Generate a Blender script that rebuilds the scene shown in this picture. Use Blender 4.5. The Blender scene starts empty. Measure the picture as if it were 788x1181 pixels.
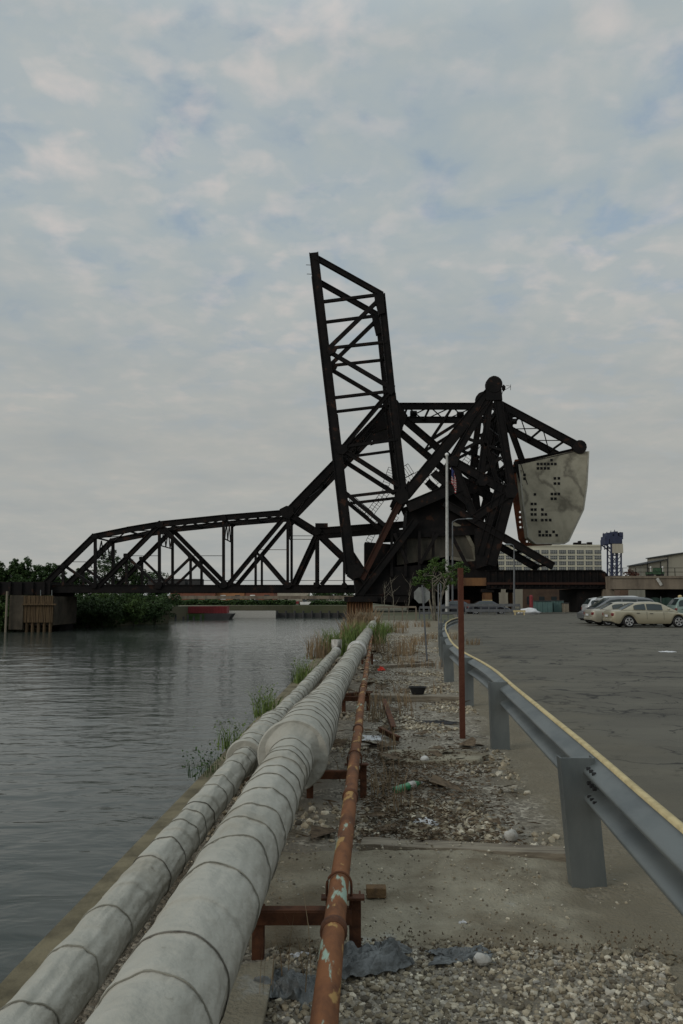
import bpy, bmesh, math, random
from mathutils import Vector, noise, geometry
R = math.radians
random.seed(7)
S = bpy.context.scene
col = S.collection

# ------------------------------------------------------------------ camera
F = 918.0; CX = 394.0; CY = 590.5; HOR = 690.0; EYE = 1.7
PITCH = math.atan((HOR - CY) / F)
cam_d = bpy.data.cameras.new("camera"); cam = bpy.data.objects.new("camera", cam_d); col.objects.link(cam)
cam_d.sensor_fit = 'VERTICAL'; cam_d.sensor_height = 24.0; cam_d.lens = 24.0 * F / 1181.0
cam_d.clip_start = 0.05; cam_d.clip_end = 6000
cam.location = (0, 0, EYE); cam.rotation_euler = (R(90) + PITCH, 0, 0)
S.camera = cam

# ------------------------------------------------------------------ world: Nishita sky behind a broken cloud layer
SUN_EL, SUN_AZ = R(24), R(-128)      # azimuth measured from +Y towards +X
W = bpy.data.worlds.new("World"); S.world = W; W.use_nodes = True
nt = W.node_tree; nt.nodes.clear()
def wn(t, **k):
    n = nt.nodes.new(t)
    for a, b in k.items(): setattr(n, a, b)
    return n
L = nt.links.new
out = wn('ShaderNodeOutputWorld'); bg = wn('ShaderNodeBackground'); L(bg.outputs[0], out.inputs[0])
bg.inputs[1].default_value = 0.13
sky = wn('ShaderNodeTexSky', sky_type='NISHITA'); sky.sun_disc = False
sky.sun_elevation = SUN_EL; sky.sun_rotation = SUN_AZ; sky.air_density = 1.2; sky.dust_density = 2.0
tc = wn('ShaderNodeTexCoord'); sep = wn('ShaderNodeSeparateXYZ'); L(tc.outputs['Generated'], sep.inputs[0])
def wm(op, a, b=None, c=None):
    n = wn('ShaderNodeMath', operation=op)
    for i, v in enumerate((a, b, c)):
        if v is None: continue
        if isinstance(v, (int, float)): n.inputs[i].default_value = v
        else: L(v, n.inputs[i])
    return n.outputs[0]
zc = wm('MAXIMUM', sep.outputs[2], 0.0)
zz = wm('ADD', zc, 0.16)
cmb = wn('ShaderNodeCombineXYZ'); L(wm('DIVIDE', sep.outputs[0], zz), cmb.inputs[0]); L(wm('DIVIDE', sep.outputs[1], zz), cmb.inputs[1])
def wnoise(scale, det, rough, off=(0, 0, 0), dist=0.0):
    m = wn('ShaderNodeMapping'); m.inputs[1].default_value = off; L(cmb.outputs[0], m.inputs[0])
    n = wn('ShaderNodeTexNoise'); n.inputs['Scale'].default_value = scale; n.inputs['Detail'].default_value = det
    n.inputs['Roughness'].default_value = rough; n.inputs['Distortion'].default_value = dist; L(m.outputs[0], n.inputs[0]); return n.outputs[0]
def wramp(v, stops):
    r = wn('ShaderNodeValToRGB'); L(v, r.inputs[0]); e = r.color_ramp.elements
    while len(e) > 1: e.remove(e[-1])
    e[0].position = stops[0][0]; e[0].color = (*stops[0][1], 1)
    for p, c in stops[1:]:
        x = e.new(p); x.color = (*c, 1)
    return r.outputs[0]
def wmix(f, a, b, bt='MIX'):
    n = wn('ShaderNodeMix', data_type='RGBA', blend_type=bt)
    if isinstance(f, (int, float)): n.inputs[0].default_value = f
    else: L(f, n.inputs[0])
    for i, v in ((6, a), (7, b)):
        if isinstance(v, tuple): n.inputs[i].default_value = (*v, 1)
        else: L(v, n.inputs[i])
    return n.outputs[2]
big = wnoise(1.9, 4, 0.5, (3.1, 1.7, 0)); fine = wnoise(5.2, 7, 0.55, (1.3, 5.2, 0), 0.25)
puff = wnoise(11, 6, 0.5, (7.7, 2.2, 0), 0.2)
layer = wramp(fine, [(0.30, (2.25, 2.9, 3.5)), (0.42, (2.7, 3.2, 3.5)), (0.55, (3.05, 3.42, 3.5)), (0.66, (3.5, 3.68, 3.64)), (0.78, (4.3, 4.25, 4.1))])
layer = wmix(0.32, layer, wramp(big, [(0.35, (2.6, 2.98, 3.12)), (0.65, (3.3, 3.55, 3.6))]))
puffm = wm('MULTIPLY', wramp(puff, [(0.48, (0, 0, 0)), (0.74, (1, 1, 1))]), wramp(big, [(0.34, (0.1, 0.1, 0.1)), (0.6, (1, 1, 1))]))
layer = wmix(wm('MULTIPLY', puffm, 0.75), layer, (4.75, 4.35, 4.15))
hole = wm('MULTIPLY', wramp(fine, [(0.30, (1, 1, 1)), (0.44, (0, 0, 0))]), 0.25)
layer = wmix(hole, layer, sky.outputs[0])
hz = wramp(zc, [(0.0, (1, 1, 1)), (0.18, (0.92, 0.92, 0.92)), (0.42, (0, 0, 0))])
horiz = wramp(big, [(0.3, (2.7, 2.8, 2.72)), (0.7, (3.35, 3.3, 3.02))])
skyc = wmix(wm('MULTIPLY', hz, 0.85), layer, horiz)
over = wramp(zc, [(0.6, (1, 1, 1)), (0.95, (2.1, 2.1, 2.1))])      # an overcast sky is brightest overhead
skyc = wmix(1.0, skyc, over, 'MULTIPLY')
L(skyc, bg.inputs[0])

sun_d = bpy.data.lights.new("sun", 'SUN'); sun = bpy.data.objects.new("sun", sun_d); col.objects.link(sun)
sun_d.energy = 1.0; sun_d.angle = R(25); sun_d.color = (1, 0.93, 0.84)
sd = Vector((math.sin(SUN_AZ) * math.cos(SUN_EL), math.cos(SUN_AZ) * math.cos(SUN_EL), math.sin(SUN_EL)))
sun.rotation_euler = sd.to_track_quat('Z', 'Y').to_euler()
S.view_settings.view_transform = 'Standard'; S.view_settings.look = 'None'
S.view_settings.exposure = 0.0; S.view_settings.gamma = 1
S.render.engine = 'CYCLES'

# ------------------------------------------------------------------ helpers
def ray(px, py):
    u, v = px - CX, CY - py
    return u, F * math.cos(PITCH) - v * math.sin(PITCH), F * math.sin(PITCH) + v * math.cos(PITCH)
def at(px, py, Y):
    u, f, z = ray(px, py); t = Y / f
    return Vector((u * t, Y, EYE + z * t))
def gnd(px, py, z=0.0):
    u, f, w = ray(px, py); t = (z - EYE) / w
    return Vector((u * t, f * t, z))

def mat(name, c1, c2=None, scale=4.0, rough=0.8, bump=0.2, bscale=None, metal=0.0, c3=None, c3p=0.62, stretch=(1, 1, 1), spec=0.3, dist=0.0, bdist=0.02):
    m = bpy.data.materials.new(name); m.use_nodes = True; t = m.node_tree; N = t.nodes; K = t.links.new
    p = N['Principled BSDF']; p.inputs['Roughness'].default_value = rough; p.inputs['Metallic'].default_value = metal
    p.inputs['Specular IOR Level'].default_value = spec
    c2 = c2 or tuple(x * 0.7 for x in c1)
    tcn = N.new('ShaderNodeTexCoord'); mp = N.new('ShaderNodeMapping'); mp.inputs[3].default_value = stretch
    K(tcn.outputs['Object'], mp.inputs[0])
    n1 = N.new('ShaderNodeTexNoise'); n1.inputs['Scale'].default_value = scale; n1.inputs['Detail'].default_value = 9
    n1.inputs['Roughness'].default_value = 0.62; n1.inputs['Distortion'].default_value = dist
    K(mp.outputs[0], n1.inputs[0])
    r = N.new('ShaderNodeValToRGB'); e = r.color_ramp.elements
    e[0].position = 0.36; e[0].color = (*c2, 1); e[1].position = 0.58; e[1].color = (*c1, 1)
    if c3:
        x = e.new(c3p); x.color = (*c1, 1); y = e.new(min(c3p + 0.05, 1)); y.color = (*c3, 1)
    K(n1.outputs[0], r.inputs[0]); K(r.outputs[0], p.inputs['Base Color'])
    if bump:
        n2 = N.new('ShaderNodeTexNoise'); n2.inputs['Scale'].default_value = bscale or scale * 5; n2.inputs['Detail'].default_value = 6
        K(mp.outputs[0], n2.inputs[0])
        b = N.new('ShaderNodeBump'); b.inputs['Strength'].default_value = bump; b.inputs['Distance'].default_value = bdist
        K(n2.outputs[0], b.inputs['Height']); K(b.outputs[0], p.inputs['Normal'])
    return m

class MB:
    def __init__(s): s.v = []; s.f = []; s.sm = []
    def add(s, vs, fs, smooth=False):
        o = len(s.v); s.v += [Vector(x) for x in vs]; s.f += [[i + o for i in f] for f in fs]; s.sm += [smooth] * len(fs); return s
    def box(s, x0, x1, y0, y1, z0, z1):
        return s.add([(x0,y0,z0),(x1,y0,z0),(x1,y1,z0),(x0,y1,z0),(x0,y0,z1),(x1,y0,z1),(x1,y1,z1),(x0,y1,z1)],
                     [(0,3,2,1),(4,5,6,7),(0,1,5,4),(1,2,6,5),(2,3,7,6),(3,0,4,7)])
    def beam(s, p, q, w, d, up=None):
        p, q = Vector(p), Vector(q); a = (q - p).normalized()
        b = Vector(up) if up else Vector((0, 1, 0))
        if abs(a.dot(b)) > 0.98: b = Vector((1, 0, 0))
        c = a.cross(b).normalized() * w / 2; b = c.cross(a).normalized() * d / 2
        vs = []
        for o in (p, q):
            for i, j in ((-1,-1),(1,-1),(1,1),(-1,1)): vs.append(o + c * i + b * j)
        return s.add(vs, [(0,1,2,3),(7,6,5,4),(0,4,5,1),(1,5,6,2),(2,6,7,3),(3,7,4,0)])
    def tube(s, pts, r, n=10, cap=True, smooth=True):
        pts = [Vector(p) for p in pts]; rs = r if isinstance(r, (list, tuple)) else [r] * len(pts)
        vs, fs = [], []
        for i, p in enumerate(pts):
            a = (pts[min(i + 1, len(pts) - 1)] - pts[max(i - 1, 0)]).normalized()
            b = Vector((0, 0, 1)) if abs(a.z) < 0.9 else Vector((1, 0, 0))
            c = a.cross(b).normalized(); d = a.cross(c).normalized()
            for k in range(n):
                t = 2 * math.pi * k / n; vs.append(p + (c * math.cos(t) + d * math.sin(t)) * rs[i])
        for i in range(len(pts) - 1):
            for k in range(n):
                k2 = (k + 1) % n; fs.append((i*n+k, i*n+k2, (i+1)*n+k2, (i+1)*n+k))
        s.add(vs, fs, smooth)
        if cap:
            s.add(vs[:n], [tuple(range(n))]); s.add(vs[-n:], [tuple(range(n))[::-1]])
        return s
    def prism(s, pts, off):      # polygon points (3D) extruded by off
        n = len(pts); pts = [Vector(p) for p in pts]; off = Vector(off)
        tri = geometry.tessellate_polygon([pts])
        fs = [tuple(t) for t in tri] + [tuple(i + n for i in t[::-1]) for t in tri]
        fs += [(i, (i+1) % n, (i+1) % n + n, i + n) for i in range(n)]
        return s.add(pts + [p + off for p in pts], fs)
    def build(s, name, m, parent=None, kind=None, recalc=True, bevel=0):
        me = bpy.data.meshes.new(name); org = Vector((0, 0, 0)); q = parent
        while q: org += q.location; q = q.parent
        me.from_pydata([v - org for v in s.v], [], s.f); me.materials.append(m)
        me.polygons.foreach_set('use_smooth', s.sm)
        if recalc:
            b = bmesh.new(); b.from_mesh(me); bmesh.ops.recalc_face_normals(b, faces=b.faces); b.to_mesh(me); b.free()
        o = bpy.data.objects.new(name, me); col.objects.link(o); o.parent = parent
        if kind: o['kind'] = kind
        if bevel:
            bv = o.modifiers.new('bevel', 'BEVEL'); bv.width = bevel; bv.segments = 2; bv.limit_method = 'ANGLE'
        return o
def tag(o, label, cat, group=None, kind=None):
    if label: o['label'] = label
    if cat: o['category'] = cat
    if group: o['group'] = group
    if kind: o['kind'] = kind
    return o
def thing(name, loc, label, cat, group=None):
    o = bpy.data.objects.new(name, None); col.objects.link(o); o.location = loc; o.empty_display_size = 0.3
    return tag(o, label, cat, group)
def copy_tree(o, parent=None):
    c = o.copy(); col.objects.link(c); c.parent = parent
    for ch in list(o.children): copy_tree(ch, c)
    return c
def lumpy(c, r, seed, sub=2, amp=0.3, sq=(1, 1, 1)):
    b = bmesh.new(); bmesh.ops.create_icosphere(b, subdivisions=sub, radius=1)
    vs = []
    for v in b.verts:
        d = 1 + amp * noise.noise(v.co * 1.6 + Vector((seed * 3.1, seed, 0)))
        vs.append(Vector(c) + Vector((v.co.x * sq[0], v.co.y * sq[1], v.co.z * sq[2])) * r * d)
    fs = [[v.index for v in f.verts] for f in b.faces]; b.free(); return vs, fs
def nz(x, y, s=1.0, o=0.0): return noise.noise(Vector((x * s + o, y * s - o, o * 0.37)))

# ------------------------------------------------------------------ materials
M = {}
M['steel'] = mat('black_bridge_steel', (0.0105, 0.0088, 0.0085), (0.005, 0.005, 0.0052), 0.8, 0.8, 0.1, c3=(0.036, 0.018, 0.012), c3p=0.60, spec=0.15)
M['steel_rust'] = mat('rusted_bridge_steel', (0.045, 0.019, 0.013), (0.03, 0.016, 0.012), 0.9, 0.85, 0.1, spec=0.2)
M['rust_plate'] = mat('red_rust_plate', (0.15, 0.050, 0.024), (0.07, 0.028, 0.018), 0.7, 0.85, 0.1, spec=0.2)
M['rust_pier'] = mat('orange_rust_pier', (0.17, 0.085, 0.035), (0.07, 0.035, 0.02), 0.8, 0.85, 0.1, stretch=(1, 1, 0.25))
M['rust'] = mat('rust', (0.105, 0.042, 0.020), (0.045, 0.019, 0.011), 14, 0.85, 0.4, 90, bdist=0.004)
M['dark_conc'] = mat('shaded_concrete', (0.085, 0.077, 0.060), (0.035, 0.032, 0.026), 0.5, 0.9, 0.1, stretch=(1, 1, 0.4))  # shade on the low counterweight is worked into this dark colour
M['viaduct'] = mat('viaduct_concrete', (0.20, 0.165, 0.125), (0.11, 0.09, 0.07), 0.7, 0.9, 0.1, stretch=(1, 1, 0.3))
M['galv'] = mat('galvanised_steel', (0.175, 0.192, 0.19), (0.125, 0.142, 0.145), 4, 0.45, 0.2, 25, metal=0.55, spec=0.5, stretch=(1, .5, 0.35), bdist=0.004, c3=(0.16, 0.13, 0.10), c3p=0.70)
M['polegrey'] = mat('dull_grey_pole', (0.12, 0.125, 0.13), (0.08, 0.085, 0.09), 2, 0.6, 0)
M['yellow'] = mat('yellow_paint', (0.50, 0.41, 0.22), (0.36, 0.29, 0.15), 12, 0.7, 0.15, c3=(0.35, 0.28, 0.18), c3p=0.66, bdist=0.003)
M['black'] = mat('black_rubber', (0.012, 0.012, 0.013), (0.02, 0.02, 0.02), 5, 0.7, 0.1)
M['darkhole'] = mat('pocket_shade', (0.01, 0.01, 0.01), (0.006, 0.006, 0.006), 5, 0.9, 0)
M['wood'] = mat('weathered_timber', (0.24, 0.21, 0.16), (0.12, 0.10, 0.075), 3, 0.9, 0.4, 40, stretch=(1, 12, 12), bdist=0.005)
M['woodpile'] = mat('timber_piling', (0.10, 0.068, 0.036), (0.045, 0.03, 0.017), 1.2, 0.9, 0.3, stretch=(6, 6, 0.4))
M['leaf'] = mat('green_foliage', (0.042, 0.080, 0.020), (0.020, 0.045, 0.011), 0.8, 0.7, 0)
M['leaf2'] = mat('light_green_foliage', (0.062, 0.11, 0.022), (0.035, 0.068, 0.015), 0.8, 0.7, 0)
M['leafred'] = mat('russet_foliage', (0.13, 0.045, 0.03), (0.07, 0.03, 0.02), 0.8, 0.7, 0)
M['grass'] = mat('grass_blades', (0.12, 0.17, 0.04), (0.07, 0.11, 0.03), 3, 0.7, 0)
M['straw'] = mat('dry_stalks', (0.26, 0.19, 0.11), (0.16, 0.11, 0.07), 3, 0.8, 0)
M['bark'] = mat('pale_bark', (0.20, 0.18, 0.14), (0.10, 0.09, 0.07), 4, 0.9, 0.2)
M['white'] = mat('white_paint', (0.70, 0.70, 0.68), (0.55, 0.55, 0.53), 1.5, 0.5, 0.05)
M['office'] = mat('cream_wall', (0.52, 0.50, 0.40), (0.44, 0.42, 0.34), 0.05, 0.8, 0)
M['beige'] = mat('beige_cladding', (0.38, 0.35, 0.28), (0.31, 0.28, 0.23), 0.2, 0.8, 0.1, stretch=(4, 4, 0.3))
M['brick'] = mat('brown_brick', (0.13, 0.085, 0.06), (0.09, 0.06, 0.045), 0.6, 0.9, 0.1)
M['redbrick'] = mat('red_brick', (0.21, 0.085, 0.055), (0.14, 0.06, 0.04), 0.2, 0.9, 0)
M['orangebrick'] = mat('orange_brick', (0.34, 0.17, 0.08), (0.24, 0.11, 0.06), 0.2, 0.9, 0)
M['glass'] = mat('window_glass', (0.045, 0.055, 0.06), (0.03, 0.038, 0.042), 0.3, 0.15, 0, spec=0.6)
M['frame'] = mat('grey_window_frame', (0.34, 0.34, 0.32), (0.28, 0.28, 0.26), 1, 0.6, 0)
M['blue'] = mat('blue_tower_paint', (0.035, 0.043, 0.085), (0.025, 0.03, 0.055), 0.3, 0.7, 0)
M['redpaint'] = mat('red_paint', (0.22, 0.03, 0.035), (0.15, 0.024, 0.026), 0.4, 0.6, 0.05)
M['teal'] = mat('teal_paint', (0.10, 0.17, 0.16), (0.07, 0.12, 0.115), 0.8, 0.6, 0.05)
M['greenmesh'] = mat('dark_green_mesh', (0.02, 0.045, 0.035), (0.015, 0.03, 0.025), 0.8, 0.8, 0)
M['slate'] = mat('dark_roof', (0.05, 0.05, 0.05), (0.035, 0.035, 0.035), 0.4, 0.8, 0)
M['litter'] = mat('white_litter', (0.62, 0.63, 0.64), (0.42, 0.43, 0.44), 12, 0.7, 0.2)
M['greenpet'] = mat('green_plastic', (0.04, 0.22, 0.09), (0.03, 0.14, 0.06), 8, 0.25, 0.1, spec=0.6)
M['redlitter'] = mat('orange_red_plastic', (0.75, 0.06, 0.03), (0.55, 0.04, 0.02), 8, 0.5, 0.1)
M['sheet'] = mat('grey_plastic_sheet', (0.13, 0.14, 0.14), (0.05, 0.055, 0.055), 6, 0.4, 0.8, 22, spec=0.5, bdist=.02)
M['brownbrick'] = mat('old_brick', (0.16, 0.10, 0.05), (0.09, 0.06, 0.035), 14, 0.9, 0.4)

# painted rusty pipe with flaked pale green and cream paint
def mat_flaked():
    m = mat('rusty_pipe_flaked_paint', (0.19, 0.075, 0.028), (0.09, 0.036, 0.016), 9, 0.8, 0.5, 70, bdist=0.004, stretch=(1, 0.45, 1))
    t = m.node_tree; N = t.nodes; K = t.links.new; p = N['Principled BSDF']
    base = p.inputs['Base Color'].links[0].from_socket; mp = [n for n in N if n.type == 'MAPPING'][0]
    def layer(prev, sc, off, lo, color, stretch):
        mm = N.new('ShaderNodeMapping'); mm.inputs[1].default_value = off; mm.inputs[3].default_value = stretch
        tcn = [n for n in N if n.type == 'TEX_COORD'][0]; K(tcn.outputs['Object'], mm.inputs[0])
        n = N.new('ShaderNodeTexNoise'); n.inputs['Scale'].default_value = sc; n.inputs['Detail'].default_value = 8; n.inputs['Roughness'].default_value = 0.6
        K(mm.outputs[0], n.inputs[0])
        r = N.new('ShaderNodeValToRGB'); r.color_ramp.elements[0].position = lo; r.color_ramp.elements[1].position = lo + 0.03; K(n.outputs[0], r.inputs[0])
        x = N.new('ShaderNodeMix'); x.data_type = 'RGBA'; K(r.outputs[0], x.inputs[0]); K(prev, x.inputs[6]); x.inputs[7].default_value = (*color, 1); return x.outputs[2]
    c = layer(base, 8, (0, 0, 0), 0.56, (0.33, 0.20, 0.07), (1, 0.4, 1))
    c = layer(c, 6, (4, 1, 2), 0.605, (0.27, 0.36, 0.29), (1.6, 0.35, 1.6))
    K(c, p.inputs['Base Color']); return m
M['flaked'] = mat_flaked()

def mat_wrap():
    m = mat('grey_canvas_wrap', (0.365, 0.355, 0.31), (0.315, 0.305, 0.262), 2.4, 0.8, 0.6, 14, bdist=0.03, stretch=(1, 1, 1))
    t = m.node_tree; N = t.nodes; K = t.links.new; p = N['Principled BSDF']
    base = p.inputs['Base Color'].links[0].from_socket; tcn = [n for n in N if n.type == 'TEX_COORD'][0]
    def layer(prev, sc, lo, hi, color, amt, off):
        mm = N.new('ShaderNodeMapping'); mm.inputs[1].default_value = off; K(tcn.outputs['Object'], mm.inputs[0])
        n = N.new('ShaderNodeTexNoise'); n.inputs['Scale'].default_value = sc; n.inputs['Detail'].default_value = 10; n.inputs['Roughness'].default_value = 0.65
        K(mm.outputs[0], n.inputs[0]); r = N.new('ShaderNodeValToRGB'); r.color_ramp.elements[0].position = lo; r.color_ramp.elements[1].position = hi
        r.color_ramp.elements[1].color = (amt, amt, amt, 1); K(n.outputs[0], r.inputs[0])
        x = N.new('ShaderNodeMix'); x.data_type = 'RGBA'; K(r.outputs[0], x.inputs[0]); K(prev, x.inputs[6]); x.inputs[7].default_value = (*color, 1); return x.outputs[2]
    c = layer(base, 1.6, 0.54, 0.70, (0.23, 0.205, 0.155), 0.6, (3, 0, 1))
    c = layer(c, 7, 0.63, 0.70, (0.12, 0.10, 0.07), 0.55, (0, 7, 1))
    K(c, p.inputs['Base Color']); return m
M['wrap'] = mat_wrap()

def mat_cw():
    m = mat('stained_counterweight_concrete', (0.36, 0.335, 0.26), (0.22, 0.205, 0.155), 0.3, 0.9, 0.15, 3, dist=0.4)
    t = m.node_tree; N = t.nodes; K = t.links.new; p = N['Principled BSDF']
    base = p.inputs['Base Color'].links[0].from_socket; tcn = [n for n in N if n.type == 'TEX_COORD'][0]
    n = N.new('ShaderNodeTexNoise'); n.inputs['Scale'].default_value = 0.11; n.inputs['Detail'].default_value = 9; n.inputs['Distortion'].default_value = 0.3
    K(tcn.outputs['Object'], n.inputs[0])
    a = N.new('ShaderNodeMath'); a.operation = 'SUBTRACT'; K(n.outputs[0], a.inputs[0]); a.inputs[1].default_value = 0.5
    b = N.new('ShaderNodeMath'); b.operation = 'ABSOLUTE'; K(a.outputs[0], b.inputs[0])
    r = N.new('ShaderNodeValToRGB'); r.color_ramp.elements[0].color = (0.7, 0.7, 0.7, 1); r.color_ramp.elements[1].position = 0.028; r.color_ramp.elements[1].color = (0, 0, 0, 1)
    K(b.outputs[0], r.inputs[0])
    x = N.new('ShaderNodeMix'); x.data_type = 'RGBA'; K(r.outputs[0], x.inputs[0]); K(base, x.inputs[6]); x.inputs[7].default_value = (0.10, 0.09, 0.07, 1)
    K(x.outputs[2], p.inputs['Base Color']); return m
M['cw'] = mat_cw()

def mat_asphalt():
    m = mat('worn_asphalt', (0.115, 0.107, 0.085), (0.078, 0.072, 0.058), 0.42, 0.9, 0.5, 60, bdist=0.01, stretch=(0.6, 1.3, 1))
    t = m.node_tree; N = t.nodes; K = t.links.new; p = N['Principled BSDF']
    base = p.inputs['Base Color'].links[0].from_socket; tcn = [n for n in N if n.type == 'TEX_COORD'][0]
    # cracks: warped voronoi edges, kept only in patches
    nw = N.new('ShaderNodeTexNoise'); nw.inputs['Scale'].default_value = 1.3; nw.inputs['Detail'].default_value = 5; K(tcn.outputs['Object'], nw.inputs[0])
    va = N.new('ShaderNodeVectorMath'); va.operation = 'SCALE'; va.inputs[3].default_value = 1.6; K(nw.outputs[1], va.inputs[0])
    vb = N.new('ShaderNodeVectorMath'); vb.operation = 'ADD'; K(tcn.outputs['Object'], vb.inputs[0]); K(va.outputs[0], vb.inputs[1])
    prev = base
    for sc, wd, lo in ((0.30, 0.02, 0.38), (0.75, 0.028, 0.46), (2.2, 0.03, 0.57)):
        vo = N.new('ShaderNodeTexVoronoi'); vo.feature = 'DISTANCE_TO_EDGE'; vo.inputs['Scale'].default_value = sc; K(vb.outputs[0], vo.inputs[0])
        r = N.new('ShaderNodeValToRGB'); r.color_ramp.elements[0].color = (1, 1, 1, 1); r.color_ramp.elements[1].position = wd; r.color_ramp.elements[1].color = (0, 0, 0, 1); K(vo.outputs[0], r.inputs[0])
        nm = N.new('ShaderNodeTexNoise'); nm.inputs['Scale'].default_value = 0.45 + sc; nm.inputs['Detail'].default_value = 4; K(tcn.outputs['Object'], nm.inputs[0])
        r2 = N.new('ShaderNodeValToRGB'); r2.color_ramp.elements[0].position = lo; r2.color_ramp.elements[1].position = lo + 0.1; K(nm.outputs[0], r2.inputs[0])
        mu = N.new('ShaderNodeMath'); mu.operation = 'MULTIPLY'; K(r.outputs[0], mu.inputs[0]); K(r2.outputs[0], mu.inputs[1])
        x = N.new('ShaderNodeMix'); x.data_type = 'RGBA'; K(mu.outputs[0], x.inputs[0]); K(prev, x.inputs[6]); x.inputs[7].default_value = (0.018, 0.017, 0.015, 1); prev = x.outputs[2]
    # sandy dust blown along the guardrail side
    sx = N.new('ShaderNodeSeparateXYZ'); K(tcn.outputs['Object'], sx.inputs[0])
    a = N.new('ShaderNodeMath'); a.operation = 'MULTIPLY_ADD'; K(sx.outputs[1], a.inputs[0]); a.inputs[1].default_value = -0.085; K(sx.outputs[0], a.inputs[2])
    nn = N.new('ShaderNodeTexNoise'); nn.inputs['Scale'].default_value = 0.8; nn.inputs['Detail'].default_value = 7; K(tcn.outputs['Object'], nn.inputs[0])
    b = N.new('ShaderNodeMath'); b.operation = 'MULTIPLY_ADD'; K(nn.outputs[0], b.inputs[0]); b.inputs[1].default_value = -3.0; K(a.outputs[0], b.inputs[2])
    r = N.new('ShaderNodeMapRange'); r.inputs[1].default_value = 1.3; r.inputs[2].default_value = -0.6; r.inputs[3].default_value = 0; r.inputs[4].default_value = 0.8; K(b.outputs[0], r.inputs[0])
    x = N.new('ShaderNodeMix'); x.data_type = 'RGBA'; K(r.outputs[0], x.inputs[0]); K(prev, x.inputs[6]); x.inputs[7].default_value = (0.165, 0.143, 0.10, 1)
    K(x.outputs[2], p.inputs['Base Color']); return m
M['asphalt'] = mat_asphalt()

def mat_verge():
    m = mat('gravelly_dirt', (0.23, 0.21, 0.17), (0.12, 0.10, 0.07), 0.9, 0.95, 0.0)
    t = m.node_tree; N = t.nodes; K = t.links.new; p = N['Principled BSDF']
    base = p.inputs['Base Color'].links[0].from_socket; tcn = [n for n in N if n.type == 'TEX_COORD'][0]
    vo = N.new('ShaderNodeTexVoronoi'); vo.inputs['Scale'].default_value = 34; K(tcn.outputs['Object'], vo.inputs[0])
    sc = N.new('ShaderNodeSeparateColor'); K(vo.outputs['Color'], sc.inputs[0])
    r = N.new('ShaderNodeValToRGB'); e = r.color_ramp.elements; e[0].color = (0.10, 0.09, 0.07, 1); e[1].color = (0.42, 0.39, 0.32, 1); x = e.new(0.5); x.color = (0.22, 0.195, 0.155, 1); K(sc.outputs[0], r.inputs[0])
    mk = N.new('ShaderNodeTexNoise'); mk.inputs['Scale'].default_value = 2.6; mk.inputs['Detail'].default_value = 5; K(tcn.outputs['Object'], mk.inputs[0])
    r2 = N.new('ShaderNodeValToRGB'); r2.color_ramp.elements[0].position = 0.42; r2.color_ramp.elements[1].position = 0.55; K(mk.outputs[0], r2.inputs[0])
    x = N.new('ShaderNodeMix'); x.data_type = 'RGBA'; K(r2.outputs[0], x.inputs[0]); K(base, x.inputs[6]); K(r.outputs[0], x.inputs[7])
    K(x.outputs[2], p.inputs['Base Color'])
    b = N.new('ShaderNodeBump'); b.inputs['Strength'].default_value = 0.7; b.inputs['Distance'].default_value = 0.02; b.invert = True
    n3 = N.new('ShaderNodeTexNoise'); n3.inputs['Scale'].default_value = 60; n3.inputs['Detail'].default_value = 4; K(tcn.outputs['Object'], n3.inputs[0])
    ad = N.new('ShaderNodeMath'); ad.operation = 'ADD'; K(vo.outputs['Distance'], ad.inputs[0]); K(n3.outputs[0], ad.inputs[1])
    K(ad.outputs[0], b.inputs['Height']); K(b.outputs[0], p.inputs['Normal']); return m

def dustmask(m, c0=1.3, c1=-0.6, amt=.8):
    t = m.node_tree; N = t.nodes; K = t.links.new; p = N['Principled BSDF']; prev = p.inputs['Base Color'].links[0].from_socket; tcn = [n for n in N if n.type == 'TEX_COORD'][0]
    sx = N.new('ShaderNodeSeparateXYZ'); K(tcn.outputs['Object'], sx.inputs[0])
    a = N.new('ShaderNodeMath'); a.operation = 'MULTIPLY_ADD'; K(sx.outputs[1], a.inputs[0]); a.inputs[1].default_value = -0.085; K(sx.outputs[0], a.inputs[2])
    nn = N.new('ShaderNodeTexNoise'); nn.inputs['Scale'].default_value = 2.2; nn.inputs['Detail'].default_value = 7; K(tcn.outputs['Object'], nn.inputs[0])
    b = N.new('ShaderNodeMath'); b.operation = 'MULTIPLY_ADD'; K(nn.outputs[0], b.inputs[0]); b.inputs[1].default_value = 1.0; K(a.outputs[0], b.inputs[2])
    r = N.new('ShaderNodeMapRange'); r.inputs[1].default_value = c0; r.inputs[2].default_value = c1; r.inputs[3].default_value = 0; r.inputs[4].default_value = amt; K(b.outputs[0], r.inputs[0])
    x = N.new('ShaderNodeMix'); x.data_type = 'RGBA'; K(r.outputs[0], x.inputs[0]); K(prev, x.inputs[6]); x.inputs[7].default_value = (0.165, 0.143, 0.10, 1); K(x.outputs[2], p.inputs['Base Color'])
M['verge'] = mat_verge(); dustmask(M['verge'], 1.25, 1.6, .9)
M['slab'] = mat('sandy_broken_concrete', (0.28, 0.255, 0.19), (0.15, 0.125, 0.085), 1.9, 0.95, 1.0, 50, bdist=0.02, c3=(0.33, 0.325, 0.285), c3p=0.62)
M['stone'] = None
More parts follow.
